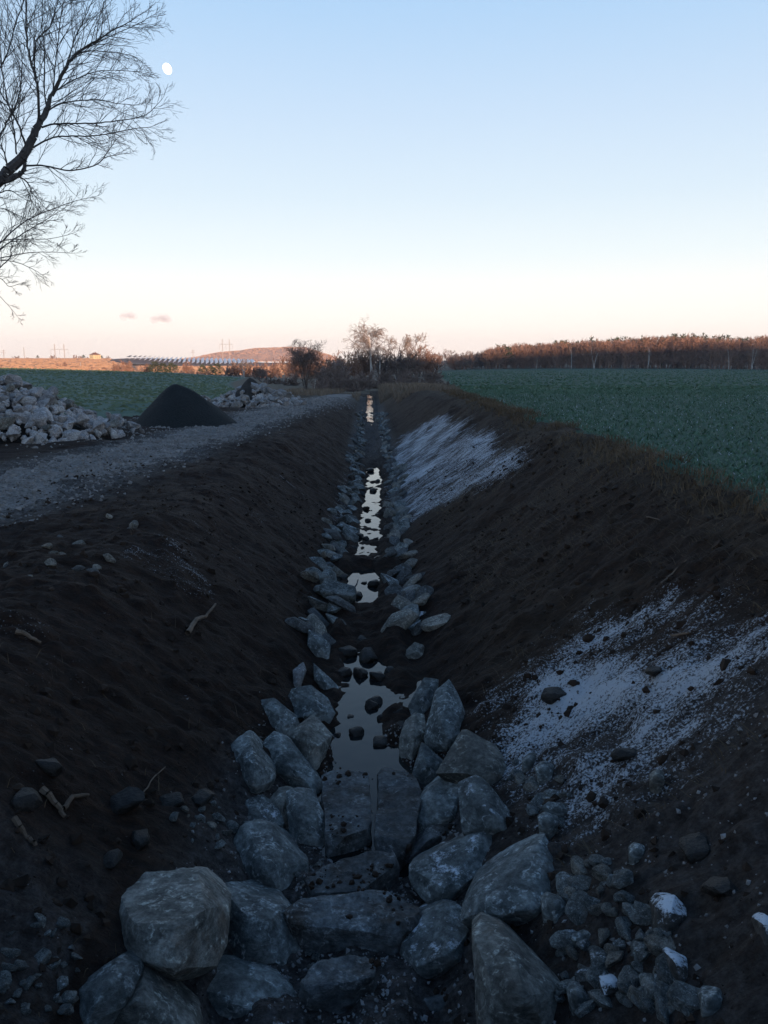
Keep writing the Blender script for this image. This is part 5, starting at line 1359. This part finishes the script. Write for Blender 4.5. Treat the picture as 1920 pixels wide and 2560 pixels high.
# bank of ground under the panel rows
def panel_slope():
    V, F = [], []
    pxs = np.linspace(270, 690, 40)
    for j, (Yd, off) in enumerate(((880, 9), (900, 3.0), (1032, 2.2), (1060, 6))):
        for px in pxs:
            yb = np.interp(px, [270, 312, 380, 440, 520, 600, 640, 690], [898, 896.5, 902, 906, 909, 909, 907, 909])
            yt = np.interp(px, [270, 312, 380, 440, 520, 600, 640, 690], [896, 893.5, 893.5, 895.5, 898.5, 900, 903, 906])
            V.append(at(px, (yb if j < 2 else yt) + off, Yd))
    n = len(pxs)
    for j in range(3):
        for i in range(n - 1):
            a = j * n + i; F.append((a, a + 1, a + n + 1, a + n))
    tag(obj('panel_slope', mesh_np('panel_slope', V, np.array(F), True), simple('dark_slope', (.05, .045, .05), (.09, .08, .08), .05, .95, 0, 0, 0)), kind='structure')
panel_slope()

# ------------------------------------------------------------------ moon and two small clouds
def moon():
    D = 6000; p = at(418, 172, D); r = 11.8 / FPX * D
    bm = bmesh.new(); bmesh.ops.create_uvsphere(bm, u_segments=40, v_segments=24, radius=r)
    me = bpy.data.meshes.new('moon'); bm.to_mesh(me); bm.free()
    for f in me.polygons: f.use_smooth = True
    m, n, l, b = new_mat('moon_surface')
    t = nz(n, l, .02, 4, .5)
    c = ramp(n, l, t.outputs['Fac'], [(.40, (.74, .75, .78)), (.58, (1, .99, .96))]).outputs[0]
    l.new(c, b.inputs['Base Color']); l.new(c, b.inputs['Emission Color']); b.inputs['Emission Strength'].default_value = .75
    o = obj('moon', me, m, None, tuple(p)); o.scale = (.82, 1, 1.02); o.rotation_euler = (0, R(-28), 0)
    tag(o, 'pale gibbous moon in the blue sky right of the tree', 'moon')
moon()

def cloud(px, py, wpx, hpx, seed, label):
    D = 5200; p = at(px, py, D); sx, sz = wpx / FPX * D / 2, hpx / FPX * D / 2
    o = empty('cloud', tuple(p)); tag(o, label, 'cloud')
    bm = bmesh.new(); bmesh.ops.create_icosphere(bm, subdivisions=4, radius=1)
    for v in bm.verts:
        v.co *= 1 + .25 * mnoise.noise(v.co * 1.7 + Vector((seed, 0, 0)))
        v.co.x *= sx; v.co.y *= sx * .7; v.co.z *= sz
    me = bpy.data.meshes.new('vapour'); bm.to_mesh(me); bm.free()
    m = bpy.data.materials.new('cloud_vapour'); m.use_nodes = True; n, l = m.node_tree.nodes, m.node_tree.links
    n.remove(n['Principled BSDF'])
    v = n.new('ShaderNodeVolumePrincipled'); v.inputs['Color'].default_value = (.93, .87, .89, 1)
    tc = n.new('ShaderNodeTexCoord'); t = n.new('ShaderNodeTexNoise'); t.inputs['Scale'].default_value = 3.2; t.inputs['Detail'].default_value = 5
    l.new(tc.outputs['Generated'], t.inputs['Vector'])
    vl = n.new('ShaderNodeVectorMath'); vl.operation = 'SUBTRACT'; vl.inputs[1].default_value = (.5, .5, .5); l.new(tc.outputs['Generated'], vl.inputs[0])
    ln = n.new('ShaderNodeVectorMath'); ln.operation = 'LENGTH'; l.new(vl.outputs[0], ln.inputs[0])
    e = mth(n, l, 'SUBTRACT', .62, mth(n, l, 'MULTIPLY', ln.outputs['Value'], 1.45))
    dn = mth(n, l, 'MULTIPLY', mth(n, l, 'MAXIMUM', mth(n, l, 'ADD', e, mth(n, l, 'SUBTRACT', t.outputs['Fac'], .62)), 0.0), .085)
    l.new(dn, v.inputs['Density']); l.new(v.outputs[0], n['Material Output'].inputs['Volume'])
    obj('vapour', me, m, o)
cloud(320, 791, 66, 34, 1.0, 'small pinkish cloud low over the left horizon')
cloud(402, 797, 80, 36, 4.0, 'fainter ragged small cloud right of the pinkish one')

# ------------------------------------------------------------------ sticks lying about
def stick(pts, w0, w1, label, m='wood', lift=.02):
    W = []
    for a, b in pts:
        h_ = hit(a, b); W.append(Vector((h_[0], h_[1], float(hz(h_[0], h_[1])) + lift)))
    base = W[0]; S = []
    n = len(W) - 1
    Q = []
    for i in range(n):
        for k in range(4): Q.append(W[i].lerp(W[i + 1], k / 4) + Vector((rr.gauss(0, .004), rr.gauss(0, .004), rr.gauss(0, .005))))
    Q.append(W[-1])
    for i in range(len(Q) - 1):
        f0, f1 = i / (len(Q) - 1), (i + 1) / (len(Q) - 1)
        S.append((*(Q[i] - base), *(Q[i + 1] - base), w0 + (w1 - w0) * f0, w0 + (w1 - w0) * f1))
    o = obj('stick', seg_mesh('stick', S, 0, 6), M[m], None, base)
    tag(o, label, 'stick')
stick([(470, 1612), (492, 1580), (515, 1560), (540, 1540)], .034, .014, 'pale broken branch on the dark left bank', lift=.05)
stick([(42, 1600), (72, 1612), (104, 1626)], .025, .012, 'short pale stick on soil at the far left', lift=.04)
stick([(110, 2025), (135, 2045), (165, 2078)], .03, .015, 'pale bent root lower left, upper end of pair')
stick([(160, 2062), (185, 2038), (225, 2030)], .022, .012, 'yellowish curved root touching the pale bent one')
stick([(40, 2112), (70, 2140), (95, 2172)], .024, .012, 'slanting pale stick below the root pair at left')
stick([(355, 2010), (385, 1970), (415, 1942)], .007, .004, 'thin straight twig on the dark soil below centre left')
stick([(1652, 1478), (1680, 1445), (1716, 1418)], .012, .006, 'straw coloured stalk on the right bank top')
stick([(1615, 1306), (1650, 1322)], .012, .006, 'small pale stalk on the upper right bank')
stick([(1678, 1600), (1722, 1592)], .015, .01, 'short frosted stick on the frost patch edge')
stick([(700, 1192), (760, 1240)], .02, .01, 'dark thin branch on upper left bank', 'bark')
stick([(880, 1480), (890, 1466), (896, 1452)], .012, .006, 'dark twig sticking up from mud in pool', 'bark', .06)

# ------------------------------------------------------------------ the evening air
hz_me = box_mesh('haze', [(-3500, 3500, -420, 3600, -14, 90)])
hz_m = bpy.data.materials.new('evening_haze'); hz_m.use_nodes = True
hn, hl = hz_m.node_tree.nodes, hz_m.node_tree.links
hn.remove(hn['Principled BSDF'])
hv_ = hn.new('ShaderNodeVolumePrincipled'); hv_.inputs['Color'].default_value = (.86, .88, .95, 1); hv_.inputs['Density'].default_value = .00016; hv_.inputs['Anisotropy'].default_value = 0.0
hl.new(hv_.outputs[0], hn['Material Output'].inputs['Volume'])
tag(obj('haze', hz_me, hz_m), kind='stuff')

print('TRIS', sum(len(o.data.loop_triangles) or sum(len(p.vertices) - 2 for p in o.data.polygons) for o in {o.data.name: o for o in scene.objects if o.type == 'MESH'}.values()))
